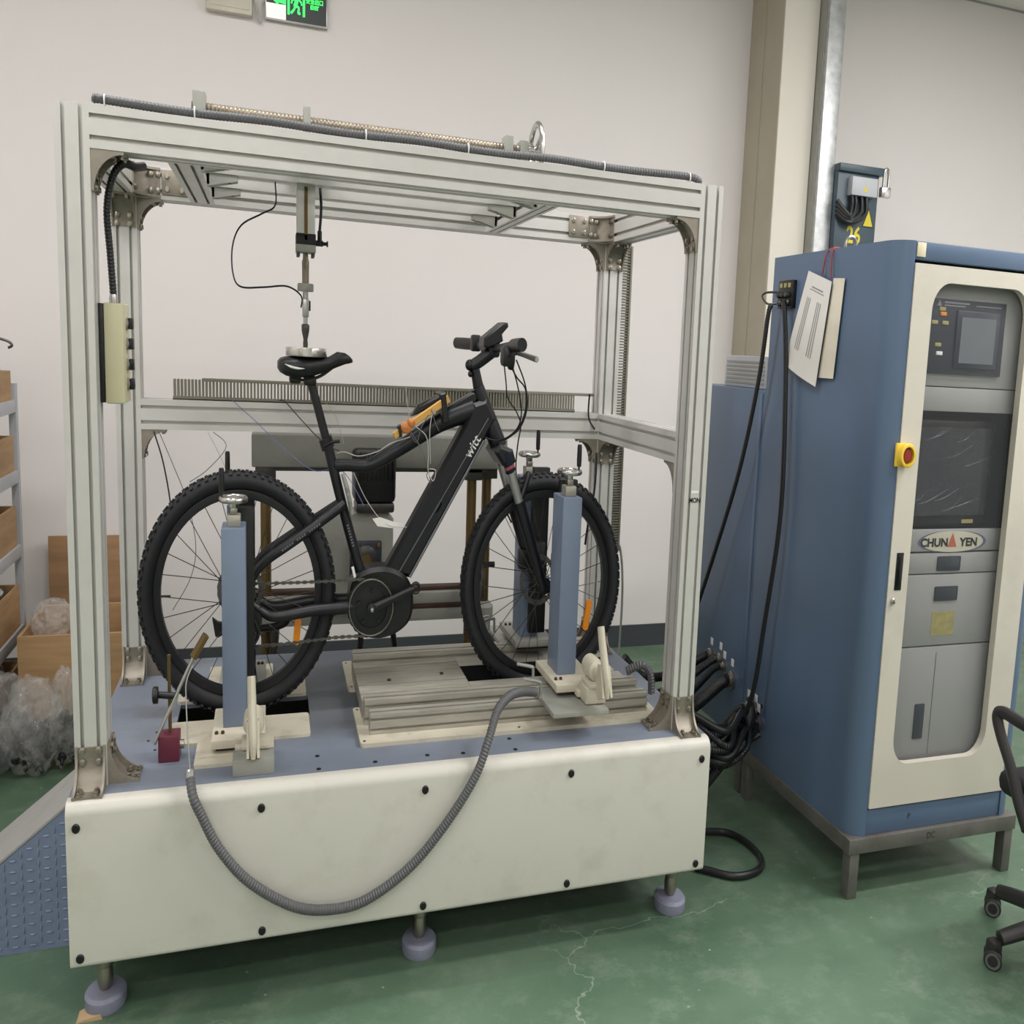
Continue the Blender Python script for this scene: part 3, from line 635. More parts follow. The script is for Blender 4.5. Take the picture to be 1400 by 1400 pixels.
# fork
fk = MB(); slab(fk, [(1.425, 1.335), (1.445, 1.36), (1.50, 1.345), (1.515, 1.31), (1.495, 1.285), (1.46, 1.295)], Yb-.078, Yb+.078, .012)
hd = Vector((1.655-1.488, 0, .925-1.305)).normalized()
for s_ in (-1, 1):
    p0 = Vector((1.485, Yb+s_*.062, 1.30)); p1 = p0+hd*.125; p2 = p0+hd*.415
    fk.tube([p1, p1+hd*.02, p1+hd*.2, p2], [.0235, .023, .021, .016], 14, 3)
    fk.ball(p2, (.02, .014, .022))
fk.tube([Vector((1.485, Yb-.05, 1.30))+hd*.135, Vector((1.50, Yb, 1.30))+hd*.075+Vector((.06, 0, .03)), Vector((1.485, Yb+.05, 1.30))+hd*.135], .012, 10, 6)
fko = fk.build('fork', bike_m, bike)
for s_ in (-1, 1):
    p0 = Vector((1.485, Yb+s_*.062, 1.30)); MB().cyl(p0-hd*.01, p0+hd*.13, .0165, n=18).build('stanchion', silver, fko)
p0 = Vector((1.482, Yb-.062, 1.31)); MB().lathe([(.012, -.03), (.019, -.026), (.021, .0), (.021, .035), (.018, .038)], p0, hd, 16).build('fork_cap', P('blue_anodised', (26, 31, 50), .35, .5), fko)
MB().lathe([(.0215, .015), (.0218, .018), (.0218, .022), (.0215, .025)], p0, hd, 16, caps=False).build('red_ring', P('red_decal', (150, 70, 74), .5), fko)
mb = MB(); mb.rbox(1.575, 1.63, Yb+.03, Yb+.07, .955, 1.02, .008); mb.build('brake_caliper', black, fko)
# cockpit
stq = MB(); stq.tube([(1.372, Yb, 1.518), (1.355, Yb, 1.575)], [.021, .018], 14, 2); stq.tube([(1.338, Yb, 1.582), (1.37, Yb, 1.597), (1.428, Yb, 1.632)], [.019, .02, .021], 14, 4)
stq.ball((1.333, Yb, 1.586), (.018, .02, .017)); stq.ball((1.337, Yb, 1.560), (.010, .018, .010)); stq.rbox(1.405, 1.45, Yb-.028, Yb+.028, 1.612, 1.66, .01); sto = stq.build('stem', bike_m, bike)
hb = [(1.446, .135, 1.652), (1.438, .25, 1.648), (1.43, .37, 1.640), (1.427, .456, 1.638), (1.425, .54, 1.640), (1.405, .66, 1.648), (1.355, .79, 1.650)]
hbo = MB().tube(hb, .0125, 12, 6).build('handlebar', bike_m, bike)
for pts in ((hb[0], (1.440, .23, 1.649)), ((1.402, .672, 1.648), hb[6])): MB().tube(pts, [.019, .0195, .0185], 14, 6).build('grip', black, hbo)
MB().rbox(1.385, 1.425, .635, .672, 1.626, 1.678, .008).build('control_pad', black, hbo)
dp = MB(); slab(dp, [(1.378, 1.644), (1.38, 1.668), (1.454, 1.716), (1.474, 1.715), (1.477, 1.704), (1.452, 1.681), (1.457, 1.662), (1.426, 1.645), (1.39, 1.636)], .415, .50, .006); dp.build('display', black, hbo)
lv = MB(); lv.rbox(1.405, 1.455, .235, .285, 1.59, 1.648, .012); lv.tube([(1.425, .25, 1.625), (1.44, .255, 1.60), (1.44, .25, 1.585)], [.018, .017, .010], 10, 3); lv.build('shifter', black, hbo)
for yy, pts in ((.27, [(1.455, .29, 1.632), (1.488, .26, 1.626), (1.522, .19, 1.614)]), (.63, [(1.44, .62, 1.632), (1.475, .66, 1.625), (1.48, .74, 1.615)])):
    MB().tube(pts, [.006, .0075, .009], 8, 4, flat=.5).build('brake_lever', silver if yy < .5 else black, hbo)
    MB().rbox(1.425, 1.465, yy-.02, yy+.02, 1.62, 1.65, .008).build('lever_clamp', black, hbo)
for pts in ([(1.425, .30, 1.615), (1.438, .30, 1.545), (1.45, .31, 1.50), (1.49, .32, 1.46), (1.515, .34, 1.42), (1.518, .38, 1.36), (1.52, .40, 1.28), (1.54, .40, 1.20)],
            [(1.458, .30, 1.60), (1.49, .31, 1.53), (1.51, .32, 1.46), (1.50, .34, 1.41), (1.46, .38, 1.375), (1.42, .41, 1.362)],
            [(1.47, .28, 1.61), (1.512, .29, 1.54), (1.525, .30, 1.47), (1.50, .33, 1.405), (1.44, .38, 1.372), (1.395, .42, 1.375)],
            [(1.44, .26, 1.595), (1.475, .28, 1.56), (1.512, .29, 1.53), (1.522, .30, 1.48), (1.505, .32, 1.42), (1.47, .36, 1.38), (1.43, .42, 1.37)]):
    MB().tube(pts, .0026, 6, 6).build('brake_cable', hose_b, bike)
# drivetrain
cy_ = Yb-.062; n = 46; mb = MB()
for r0, r1, ri in ((.066, .084, 1),):
    mb.rings([[Vector((BBx+(r_ if r_ < .08 else r_+.0035*(j % 2))*math.cos(2*PI*j/n), cy_+w_, BBz+(r_ if r_ < .08 else r_+.0035*(j % 2))*math.sin(2*PI*j/n))) for r_, w_ in ((.062, -.002), (.088, -.002), (.088, .002), (.062, .002))] for j in range(n)], closed=True)
mb.lathe([(.005, .004), (.030, .004), (.064, .001), (.064, -.002), (.030, -.006), (.005, -.006)], (BBx, cy_+.004, BBz), Y_, 30)
for j in range(5): a = j*2*PI/5+.3; mb.lathe([(.007, 0), (.006, .004)], (BBx+.05*math.cos(a), cy_-.001, BBz+.05*math.sin(a)), -Y_, 8)
cr = mb.build('chainring', black, bike)
MB().torus((BBx, cy_-.004, BBz), Y_, .0835, .0021, 56, 6).build('bright_rim', bolt_m, cr)
def crank(sg, y):
    p0 = Vector((BBx, y, BBz-.012*0)); p1 = p0+Vector((.163, 0, .056))*sg
    mb = MB(); mb.tube([p0, p0.lerp(p1, .5), p1], [.0145, .011, .0105], 10, 3, flat=.7); mb.lathe([(.018, -.009), (.018, .009), (.008, .012)], p0, -Y_, 16); mb.torus(p1+(p1-p0).normalized()*.006, Y_, .0145, .0055, 18, 8); return mb.build('crank_arm', black, bike)
ck = crank(1, cy_-.02); MB().lathe([(.008, 0), (.006, .004), (.002, .005)], (BBx, cy_-.032, BBz), -Y_, 12).build('crank_bolt', chrome, ck)
crank(-1, Yb+.075)
def chainlinks(mb, pts):
    Q = resample(spline(pts, 12), .0127)
    for i, (a, b) in enumerate(zip(Q, Q[1:])):
        t = (b-a).normalized(); u = Y_; v_ = t.cross(u); w_ = .0036 if i % 2 else .0024; hz_ = .0046 if i % 2 else .0026
        vs = [a+t*s1*(b-a).length*1.1*.5+(b-a)*.5+u*s2*w_+v_*s3*hz_ for s1 in (-1, 1) for s2 in (-1, 1) for s3 in (-1, 1)]
        mb.add(vs, [(0, 1, 3, 2), (4, 6, 7, 5), (0, 4, 5, 1), (2, 3, 7, 6), (0, 2, 6, 4), (1, 5, 7, 3)])
yc = Yb-.058
mb = MB(); chainlinks(mb, [(.48, yc+.01, .957), (.70, yc, .958), (.935, yc-.003, .963)])
chainlinks(mb, [(.545, yc+.008, .777), (.66, yc, .783), (.80, yc, .792), (.93, yc-.003, .794)])
chainlinks(mb, [(.43, yc+.01, .905), (.46, yc+.01, .868), (.505, yc+.01, .862), (.52, yc+.01, .83), (.50, yc+.01, .79), (.515, yc+.009, .772), (.545, yc+.008, .777)])
mb.build('chain', P('chain_steel', (104, 102, 98), .35, .8, var=.2, scale=60), bike, smooth=0)
dr = MB(); dr.rbox(.50, .548, yc-.012, yc+.002, .842, .895, .006); dr.tube([(.52, yc-.008, .86), (.535, yc-.008, .82), (.515, yc-.008, .785)], [.011, .009, .007], 10, 3); dr.lathe([(.012, -.004), (.012, .004)], (.522, yc+.002, .842), Y_, 14); dr.lathe([(.012, -.004), (.012, .004)], (.512, yc+.002, .79), Y_, 14); dr.build('derailleur', black, bike)
ks = MB(); ks.tube([(.642, .53, .838), (.635, .535, .815), (.60, .54, .797), (.50, .545, .791), (.41, .55, .797)], [.018, .017, .012, .0105, .0105], 12, 5); ks.prism([(.365, .828), (.385, .815), (.42, .81), (.42, .785), (.385, .77), (.375, .775)], (0, .54, 0), X_, Z_, Y_, .02); ks.build('kickstand', black, bike)
# bits on the frame: wrapped sensor tube, tape
MB().tube([(.842, Yb-.02, 1.262), (.862, Yb-.024, 1.21), (.878, Yb-.026, 1.145)], [.006, .009, .007], 8, 4).build('foil_wrap', P('crinkled_foil', (150, 152, 146), .3, .3, var=.4, scale=40, bump=.6), frame_o)
mb = MB(); slab(mb, [(.885, .962), (.893, .967), (.885, .995), (.876, .992)], Yb-.052, Yb-.03, .001); mb.build('barcode_sticker', white_m, frame_o)

# ---------------------------------------------------------------- wooden strip with taped sensors lying on the top tube
ws = thing('sensor_strip', 'ochre wooden strip with wires taped onto the top tube of the bike', 'sensor strip', (1.12, .415, 1.40))
mb = MB(); slab(mb, [(1.025, 1.385), (1.035, 1.368), (1.245, 1.478), (1.235, 1.498)], .392, .412, .002); mb.build('wood_strip', wood_o, ws)
mb = MB(); mb.ball((1.075, .39, 1.402), (.022, .012, .018)); mb.ball((1.092, .388, 1.415), (.016, .012, .014)); mb.build('putty', P('orange_putty', (206, 128, 64), .6, var=.3, scale=40, bump=.4), ws)
mb = MB(); slab(mb, [(1.205, 1.50), (1.225, 1.505), (1.24, 1.42), (1.218, 1.415)], .388, .52, .003); mb.build('strap', black, ws)
mb = MB(); slab(mb, [(1.042, 1.405), (1.054, 1.41), (1.06, 1.375), (1.05, 1.372)], .388, .415, .002); mb.build('strap', black, ws)
mb = MB(); slab(mb, [(1.10, 1.43), (1.125, 1.465), (1.225, 1.505), (1.235, 1.495), (1.22, 1.475)], .42, .465, .008); mb.build('controller', black, ws)
random.seed(3)
wp = [[(1.09, .39, 1.415), (1.08, .388, 1.46), (1.07, .385, 1.515)], [(1.08, .39, 1.40), (1.11, .385, 1.37), (1.14, .38, 1.33), (1.165, .385, 1.27), (1.17, .38, 1.245), (1.155, .38, 1.265), (1.165, .38, 1.285)],
      [(1.10, .39, 1.41), (1.15, .385, 1.38), (1.16, .382, 1.33), (1.16, .38, 1.28), (1.18, .38, 1.25), (1.19, .38, 1.28), (1.165, .38, 1.285)], [(1.17, .39, 1.455), (1.185, .385, 1.42), (1.20, .385, 1.395)], [(1.18, .39, 1.46), (1.165, .385, 1.40), (1.17, .385, 1.30)],
      [(1.16, .39, 1.44), (1.13, .385, 1.40), (1.115, .385, 1.36), (1.09, .39, 1.385)], [(1.09, .39, 1.375), (1.02, .40, 1.355), (.97, .41, 1.33), (.90, .42, 1.315), (.85, .43, 1.325), (.82, .44, 1.32)]]
for i, q in enumerate(wp): MB().tube(q, .0016, 5, 6).build('wire', wire_w if i % 2 == 0 else hose_m, ws)

# ================================================================ control box and hoses on the frame
cb = thing('push_button_box', 'cream control box with four black knobs on the inner side of the left front post', 'control box', (.11, .12, 1.465))
MB().rbox(.0905, .104, .05, .16, 1.468, 1.69, .002).build('back_plate', black, cb)
MB().rbox(.104, .158, .05, .16, 1.466, 1.692, .005).build('housing', tanbox, cb)
for k, z in enumerate((1.648, 1.602, 1.555, 1.510)):
    o = MB().lathe([(.014, 0), (.015, .004), (.011, .008)], (.158, .105, z), X_, 16).build('bezel', silver, cb); MB().rbox(.164, .178, .094, .116, z-.013, z+.013, .003).build('knob', black, o)
MB().lathe([(.012, 0), (.013, .01), (.010, .02)], (.125, .10, 1.692), Z_, 14).build('cable_gland', silver, cb)
o = MB().tube([(.125, .10, 1.71), (.12, .095, 1.80), (.115, .09, 1.90), (.135, .08, 1.97), (.165, .08, 2.0), (.19, .11, 2.0), (.21, .16, 2.01)], .0105, 10, 8, rib=.004).build('black_conduit', hose_b)
tag(o, 'black corrugated conduit curving up from the cream control box', 'conduit')
pts = [(.105, .012, ZT+.014)]
for k in range(9): pts.append((.12+k*.23, .014, ZT+.0105+(.001 if k % 2 else .005)))
pts += [(2.03, .014, ZT+.014), (2.062, .02, ZT+.006)]
o = MB().tube(pts, .0105, 10, 8, rib=.005).build('cable_conduit', hose_m); tag(o, 'grey corrugated conduit lying along the top front beam', 'conduit')
for k in (.13, .37, .87, 1.2, 1.68, 2.01): MB().torus((k, .014, ZT+.0125), X_, .0125, .0022, 16, 6).build('cable_tie', white_m, o)

# flexible hose looping in front of the cream panel
fh = thing('looped_hose', 'grey ribbed hose hanging in a loop across the cream front panel', 'hose', (.8, -.12, .25))
hp = [(.337, -.085, .612), (.348, -.118, .575), (.371, -.122, .53), (.422, -.122, .441), (.509, -.122, .349), (.643, -.122, .270), (.759, -.122, .246), (.879, -.122, .257), (1.025, -.122, .328), (1.148, -.122, .435), (1.246, -.118, .55), (1.298, -.09, .635), (1.345, -.03, .69), (1.41, .035, .705), (1.47, .075, .70), (1.53, .09, .69)]
MB().tube(hp, .0145, 12, 10, rib=.0045).build('hose', hose_m, fh)
MB().lathe([(.009, 0), (.0155, .003), (.0155, .018), (.012, .022)], (.337, -.085, .607), (-.05, .35, 1), 14).build('end_ferrule', silver, fh)
MB().tube([(.337, -.08, .62), (.326, -.02, .68), (.318, .03, .76), (.318, .05, .80), (.336, .07, .835)], .002, 6, 8).build('inner_wire', silver, fh)
# magnetic stand
ms = thing('magnetic_stand', 'small maroon magnetic base with steel rods and clamp knob on the deck', 'magnetic stand', (.255, .13, D))
MB().rbox(.222, .287, .105, .165, D, D+.068, .003).build('magnet_block', maroon, ms)
MB().lathe([(.012, 0), (.012, .012), (.004, .014)], (.287, .135, D+.035), X_, 14).build('switch_knob', bolt_m, ms)
MB().cyl((.257, .135, D+.068), (.257, .135, .845), .0055, n=12).build('post', brass, ms)
o = MB().cyl((.225, .13, .745), (.28, .12, .742), .009, n=12).build('swivel_clamp', black, ms)
MB().lathe([(.021, 0), (.022, .003), (.022, .013), (.018, .016)], (.222, .13, .745), -X_, 18).build('clamp_knob', black, o)
MB().tube([(.212, .095, .632), (.335, .10, .845)], .0055, 10, 2).build('probe_rod', chrome, ms)
MB().tube([(.335, .10, .845), (.375, .10, .90)], .0115, 12, 2).build('probe_sleeve', brass, ms)
o = MB().tube([(1.99, .28, .668), (2.03, .26, .69), (2.06, .25, .69), (2.085, .245, .66), (2.09, .24, .60)], .015, 10, 8, rib=.005).build('short_hose', hose_m); tag(o, 'short grey hose arching from the platform to the right front post', 'hose')

# ================================================================ wiring ducts and loose wires
def duct(label, p0, axis, L, hgt, face, nf):
    t = thing('slotted_wiring_duct', label, 'wiring duct', p0); p0 = Vector(p0); up_, dp_ = face
    mb = MB()
    def q(a0, a1, u0, u1, d0, d1):
        vs = [p0+axis*a+up_*u+dp_*d for a in (a0, a1) for u in (u0, u1) for d in (d0, d1)]
        mb.add(vs, [(0, 1, 3, 2), (4, 6, 7, 5), (0, 4, 5, 1), (2, 3, 7, 6), (0, 2, 6, 4), (1, 5, 7, 3)])
    q(0, L, 0, .003, 0, .03); q(0, L, 0, .01, 0, .002); q(0, L, 0, .01, .028, .03)
    mb.build('channel', duct_m, t, smooth=0)
    mb = MB()
    for i in range(nf):
        a = L*(i+.2)/nf
        for d in (0, .028): q(a, a+L/nf*.55, .01, hgt-.004, d, d+.002)
    tag(mb.build('fingers', duct_m, t, smooth=0), kind='stuff')
    return t, q, mb
t, q, _ = duct('grey slotted wiring duct lying on the middle rear beam', (.205, DP-.06, ZM), X_, 1.74, .066, (Z_, Y_), 130)
mb = MB(); mb.rbox(.315, 2.04, DP-.062, DP-.028, ZM+.058, ZM+.067, .001); mb.build('cover', duct_m, t)
t, q, _ = duct('grey slotted wiring duct running down beside the right rear post', (W+.004, DP-.05, .93), Z_, 1.09, .06, (X_, Y_), 110)
MB().rbox(W+.056, W+.066, DP-.053, DP-.017, .93, 2.02, .001).build('cover', duct_m, t)
def wire(pts, mat, label, r=.0016, name='loose_wire'): return tag(MB().tube(pts, r, 5, 7).build(name, mat), label, 'wire')
wire([(.62, .86, 1.44), (.64, .80, 1.44), (.70, .78, 1.39), (.76, .70, 1.345), (.80, .58, 1.325), (.83, .47, 1.325)], hose_b, 'black wire drooping from the rear duct to the seat tube', .002)
wire([(.42, .87, 1.45), (.44, .81, 1.435), (.52, .8, 1.38), (.62, .75, 1.31), (.74, .62, 1.25), (.84, .45, 1.27), (.92, .40, 1.175)], wire_b, 'thin blue wire crossing in front of the rear beam to the seat tube', .0013)
wire([(.80, .87, 1.44), (.83, .81, 1.42), (.86, .81, 1.37), (.88, .82, 1.31)], wire_w, 'pale wire hanging down the rear beam behind the seat post', .0013)
wire([(.14, .80, 1.34), (.17, .79, 1.26), (.19, .79, 1.17), (.20, .79, 1.10)], hose_b, 'black wire with connector hanging beside the left rear post', .0028)
wire([(.16, .79, 1.34), (.21, .79, 1.24), (.26, .79, 1.13), (.29, .78, 1.0), (.27, .77, .9), (.20, .77, .80)], hose_m, 'thin grey wire hanging down behind the rear wheel', .0014)
wire([(.36, .8, 1.342), (.41, .79, 1.30), (.34, .79, 1.23), (.27, .79, 1.19)], hose_m, 'thin grey wire crossing below the middle beam at the left', .0014)
wire([(.34, .8, 1.342), (.38, .79, 1.28), (.41, .79, 1.22), (.42, .79, 1.15)], wire_w, 'pale thin wire hanging straight below the middle beam', .0013)
wire([(.88, .395, 1.27), (.93, .39, 1.19), (1.0, .385, 1.125), (1.08, .38, 1.115)], wire_w, 'pale wire with paper label strung between seat tube and down tube', .0013)
o = MB().prism([(0, 0), (.03, .004), (.075, -.008), (.115, -.016), (.075, -.028), (.02, -.022)], (.95, .384, 1.14), X_, Z_, Y_, .001).build('paper_tag', paper); tag(o, 'creased paper tag on a wire in front of the motor box', 'tag')
o = MB().tube([(2.0, DP-.1, 1.50), (2.0, DP-.1, 1.42), (2.02, DP-.13, 1.38)], .004, 6).build('black_cable', black); tag(o, 'short black cable at the right end of the rear duct', 'cable')
o = MB().tube([(2.03, DP-.14, 1.30), (2.02, DP-.16, 1.18), (1.99, DP-.17, 1.05), (1.98, DP-.17, .98)], .005, 6).build('black_cable', hose_b); tag(o, 'black cable dropping along the inside of the right rear post', 'cable')
o = MB().tube([(2.22, .95, .95), (2.28, 1.0, .90), (2.31, 1.02, .7), (2.31, 1.05, .3), (2.30, 1.1, .02)], .006, 8).build('white_tube', wire_w); tag(o, 'pale plastic tube hanging to the floor right of the bench', 'tube')

# ================================================================ drive gantry standing behind the bench
ga = thing('drive_gantry', 'grey machine gantry with brass columns and black motor behind the bench', 'machine', (1.05, 1.2, 0))
Yg = 1.12
MB().rbox(.50, 1.70, Yg, Yg+.14, 1.198, 1.31, .006).build('top_beam', gpaint, ga)
MB().box(.60, 1.60, Yg+.01, Yg+.13, 1.185, 1.1985).build('under_plate', gun, ga)
for cx, cy in ((.56, .05), (.56, .16), (1.535, .05), (1.625, .10)):
    o = MB().cyl((cx, Yg+cy, 0), (cx, Yg+cy, 1.20), .024, n=18).build('column', brass, ga); MB().rbox(cx-.045, cx+.045, Yg+cy-.04, Yg+cy+.04, 1.155, 1.199, .004).build('bushing', gun, o)
MB().lathe([(.06, 0), (.06, .03), (.05, .08), (.036, .12), (.03, .6), (.05, .62), (.05, .66), (.026, .68)], (1.625, Yg+.10, 0), Z_, 18).build('column_foot', gpaint, ga)
MB().rbox(.45, 1.55, Yg-.02, Yg+.12, .642, .684, .003).build('lower_rail', gpaint, ga)
MB().rbox(.45, 1.55, Yg, Yg+.12, .70, .742, .003).build('lower_rail', gpaint, ga)
MB().rbox(.45, 1.55, Yg-.01, Yg+.03, .684, .70, .002).build('rack_strip', rust, ga); MB().rbox(.45, 1.55, Yg+.03, Yg+.08, .742, .757, .002).build('rack_strip', rust, ga)
mo = MB().rbox(.945, 1.135, Yg-.12, Yg+.02, 1.09, 1.27, .02).build('motor', black, ga)
for k in range(9): MB().rbox(.96+k*.02, .968+k*.02, Yg-.13, Yg-.118, 1.17, 1.265, .001).build('cooling_fin', black, mo)
MB().rbox(.955, 1.13, Yg-.11, Yg+.02, 1.055, 1.09, .01).build('motor_flange', gun, mo)
mb = MB(); slab(mb, [(.80, .70), (1.13, .70), (1.13, 1.03), (1.10, 1.055), (.83, 1.055), (.80, 1.03)], Yg-.08, Yg+.05, .006); gb = mb.build('gearbox', gpaint, ga)
MB().rbox(.93, 1.075, Yg-.098, Yg-.08, .82, .955, .006).build('bearing_flange', panel_dk, gb)
MB().lathe([(.055, 0), (.055, .012), (.04, .02), (.02, .022)], (1.0, Yg-.098, .888), -Y_, 24).build('bearing', gun, gb); MB().lathe([(.028, 0), (.026, .006), (.01, .008)], (1.0, Yg-.118, .888), -Y_, 20).build('shaft_end', brass, gb)
for sx in (.945, 1.06):
    for sz in (.835, .94): MB().lathe([(.012, 0), (.010, .006), (.004, .008)], (sx, Yg-.098, sz), -Y_, 10).build('bolt', brass, gb)
mb = MB().tube([(.60, Yg, .64), (.57, Yg-.01, .3), (.55, Yg, 0)], .02, 8, 3); mb.build('leg', gun, ga)
for a_, b_ in ((1.0, .98), (1.14, 1.2)): MB().tube([(a_, Yg+.03, .645), (b_, Yg+.02, .3), (b_, Yg+.02, 0)], .014, 8, 3).build('leg', black, ga)
hwl = MB().torus((1.55, Yg-.10, .80), X_, .062, .008, 28, 8).build('hand_wheel', gun, ga)
mb = MB().cyl((1.53, Yg-.10, .80), (1.53, Yg, .80), .01)
for k in range(3): a = k*2*PI/3; mb.tube([(1.55, Yg-.10, .80), (1.55, Yg-.10+.062*math.cos(a), .80+.062*math.sin(a))], .006, 6, 2)
mb.build('spokes', gun, hwl); MB().cyl((1.555, Yg-.10, .862), (1.62, Yg-.10, .862), .011, n=10).build('handle', black, hwl)

# ================================================================ ramp
ra = thing('loading_ramp', 'blue diamond plate loading ramp leaning on the left end of the bench', 'ramp', (-.35, .48, 0))
zr = lambda x: .457+.645*x
mb = MB(); mb.prism([(-.70, 0), (-.013, 0), (-.013, zr(-.013))], (0, .332, 0), X_, Z_, Y_, .006); side = mb.build('side_plate', rampm, ra)
mb = MB(); mb.prism([(-.70, 0), (-.013, 0), (-.013, zr(-.013))], (0, .634, 0), X_, Z_, Y_, .006); mb.build('side_plate', rampm, ra)
mb = MB(); mb.prism([(-.705, 0.001), (-.013, zr(-.013)+.001), (-.013, zr(-.013)+.009), (-.715, .001)], (0, .33, 0), X_, Z_, Y_, .312); mb.build('top_plate', rampg, ra)
lugs = MB()
for i in range(0, 27):
    for j in range(0, 15):
        x = -.70+i*.0265; z = .018+j*.030+(.015 if i % 2 else 0)
        if x > -.03 or z > zr(x)-.018: continue
        a, b_ = (.0125, .0032) if (i+2*j) % 2 == 0 else (.0032, .0115)
        lugs.ball((x, .3315, z), (a, .0035, b_), 10, 6)
tag(lugs.build('raised_lugs', rampm, side, smooth=80), kind='stuff')

# ================================================================ control cabinet
cw0, cw1, cy0, cy1, cz0, cz1 = 2.86, 3.735, -.085, .695, .20, 2.01
sd_ = thing('cabinet_stand', 'low welded grey steel frame under the tall blue control cabinet', 'stand', (3.3, .3, 0))
for lx in (cw0+.005, cw1-.045):
    for ly in (cy0-.01, cy1-.045): MB().rbox(lx, lx+.045, ly, ly+.045, 0, .16, .002).build('leg', steel, sd_)
MB().rbox(cw0-.008, cw1+.008, cy0-.014, cy0+.03, .150, .1995, .002).build('rail', steel, sd_); MB().rbox(cw0-.008, cw1+.008, cy1-.03, cy1+.01, .150, .1995, .002).build('rail', steel, sd_)
MB().rbox(cw0-.008, cw0+.036, cy0+.03, cy1-.03, .150, .1993, .002).build('rail', steel, sd_); MB().rbox(cw1-.036, cw1+.008, cy0+.03, cy1-.03, .150, .1993, .002).build('rail', steel, sd_)
MB().text('DC', (3.27, cy0-.0148, .176), X_, Z_, .032).build('pen_mark', gun, sd_, smooth=0)
cab = thing('control_cabinet', 'tall blue control cabinet with beige windowed door and hanging papers on its side', 'cabinet', (3.3, .3, cz0))
rc = .075
foot = [(cw0, cy1), (cw0, cy0+rc)]+[(cw0+rc-rc*math.cos(t*PI/12), cy0+rc-rc*math.sin(t*PI/12)) for t in range(1, 7)]+[(cw0+rc+.004, cy0), (cw0+rc+.004, cy0+.03), (cw0+.02, cy0+.1), (cw0+.02, cy1)]
MB().prism(foot, (0, 0, cz0), X_, Y_, Z_, cz1-cz0).build('side_panel', cab_blue, cab, smooth=40)
foot2 = [(cw0+cw1-x, y) for x, y in foot]; MB().prism(foot2, (0, 0, cz0), X_, Y_, Z_, cz1-cz0).build('side_panel', cab_blue, cab, smooth=40)
MB().box(cw0+.02, cw1-.02, cy0+.06, cy1, cz1-.02, cz1-.001).build('roof', cab_blue, cab); MB().box(cw0+.02, cw1-.02, cy1-.01, cy1, cz0, cz1-.02).build('back', cab_blue, cab)
dx0, dx1, dz0, dz1 = 2.942, 3.652, .290, 1.948
MB().rbox(dx0-.002, dx1+.002, cy0+.002, cy0+.05, 1.958, cz1, .004).build('header', cab_blue, cab); MB().rbox(dx0-.002, dx1+.002, cy0+.004, cy0+.05, cz0, .283, .002).build('plinth', cab_blue, cab)
# door with a rounded window
wx0, wx1, wz0, wz1 = 3.037, 3.527, .425, 1.90
def ringplate(name, out, inn, y0_, y1_, mat, par):
    n = len(out); V = [Vector((p[0], y, p[1])) for y in (y0_, y1_) for pl in (out, inn) for p in pl]; F = []
    for i in range(n):
        j = (i+1) % n
        F += [(i, j, n+j, n+i), (2*n+i, 3*n+i, 3*n+j, 2*n+j), (i, 2*n+i, 2*n+j, j), (n+i, n+j, 3*n+j, 3*n+i)]
    return MB().add(V, F).build(name, mat, par, smooth=30)
inn = rrect(wx0, wx1, wz0, wz1, .085, 8); out = []
nn = len(inn); cxm, czm = (wx0+wx1)/2, (wz0+wz1)/2
out = rrect(dx0, dx1, dz0, dz1, .004, 8)
door = ringplate('door', out, inn, cy0-.004, cy0+.022, cab_beige, cab)
MB().prism(rrect(wx0-.01, wx1+.01, wz0-.01, wz1+.01, .09, 8), (0, cy0+.0225, 0), X_, Z_, Y_, .003).build('window_pane', glass, door)
MB().rbox(2.972, 3.005, cy0-.006, cy0-.003, .985, 1.10, .001).build('handle_recess', black, door); MB().rbox(2.978, 2.999, cy0-.0075, cy0-.005, .995, 1.09, .001).build('handle', P('handle_black', (16, 17, 20), .2), door)
MB().lathe([(.011, 0), (.011, .005), (.007, .010), (.003, .011)], (2.969, cy0-.004, .952), -Y_, 16).build('lock', chrome, door)
# emergency stop
es = MB(); es.lathe([(.036, 0), (.036, .03), (.033, .032), (.026, .032), (.026, .006)], (2.955, cy0-.006, 1.395), -Y_, 28, caps=False); eso = es.build('stop_guard', estop_y, door)
MB().rbox(2.917, 2.955, cy0-.016, cy0-.004, 1.36, 1.43, .004).build('guard_base', estop_y, eso); MB().lathe([(.014, 0), (.014, .014), (.021, .017), (.021, .024), (.016, .029)], (2.955, cy0-.006, 1.395), -Y_, 24).build('stop_button', estop_r, eso)
# instruments inside
iy = cy0+.04
def ipan(name, z0_, z1_, mat=None, x0_=3.035, x1_=3.555, dy=0): return MB().rbox(x0_, x1_, iy+dy, iy+dy+.02, z0_, z1_, .002).build(name, mat or cab_grey, cab)
MB().box(3.557, 3.62, iy+.02, iy+.03, .35, 1.93).build('inner_wall', gun, cab)
ip = ipan('instrument_unit', 1.60, 1.93)
MB().rbox(3.052, 3.447, iy-.010, iy, 1.637, 1.858, .002).build('front_plate', panel_dk, ip)
sc = MB().rbox(3.195, 3.415, iy-.016, iy-.010, 1.655, 1.828, .004).build('touch_panel', P('panel_frame', (58, 62, 72), .3), ip); MB().box(3.217, 3.393, iy-.0172, iy-.016, 1.672, 1.808).build('screen', screen_grey, ip)
for bx_, bz_, mt_ in ((3.105, 1.822, gold_lbl), (3.112, 1.808, orange), (3.072, 1.782, gold_lbl), (3.125, 1.782, gold_lbl), (3.098, 1.717, gold_lbl), (3.108, 1.692, white_m)): MB().rbox(bx_, bx_+.030, iy-.0135, iy-.010, bz_, bz_+.011, .001).build('button', mt_, ip)
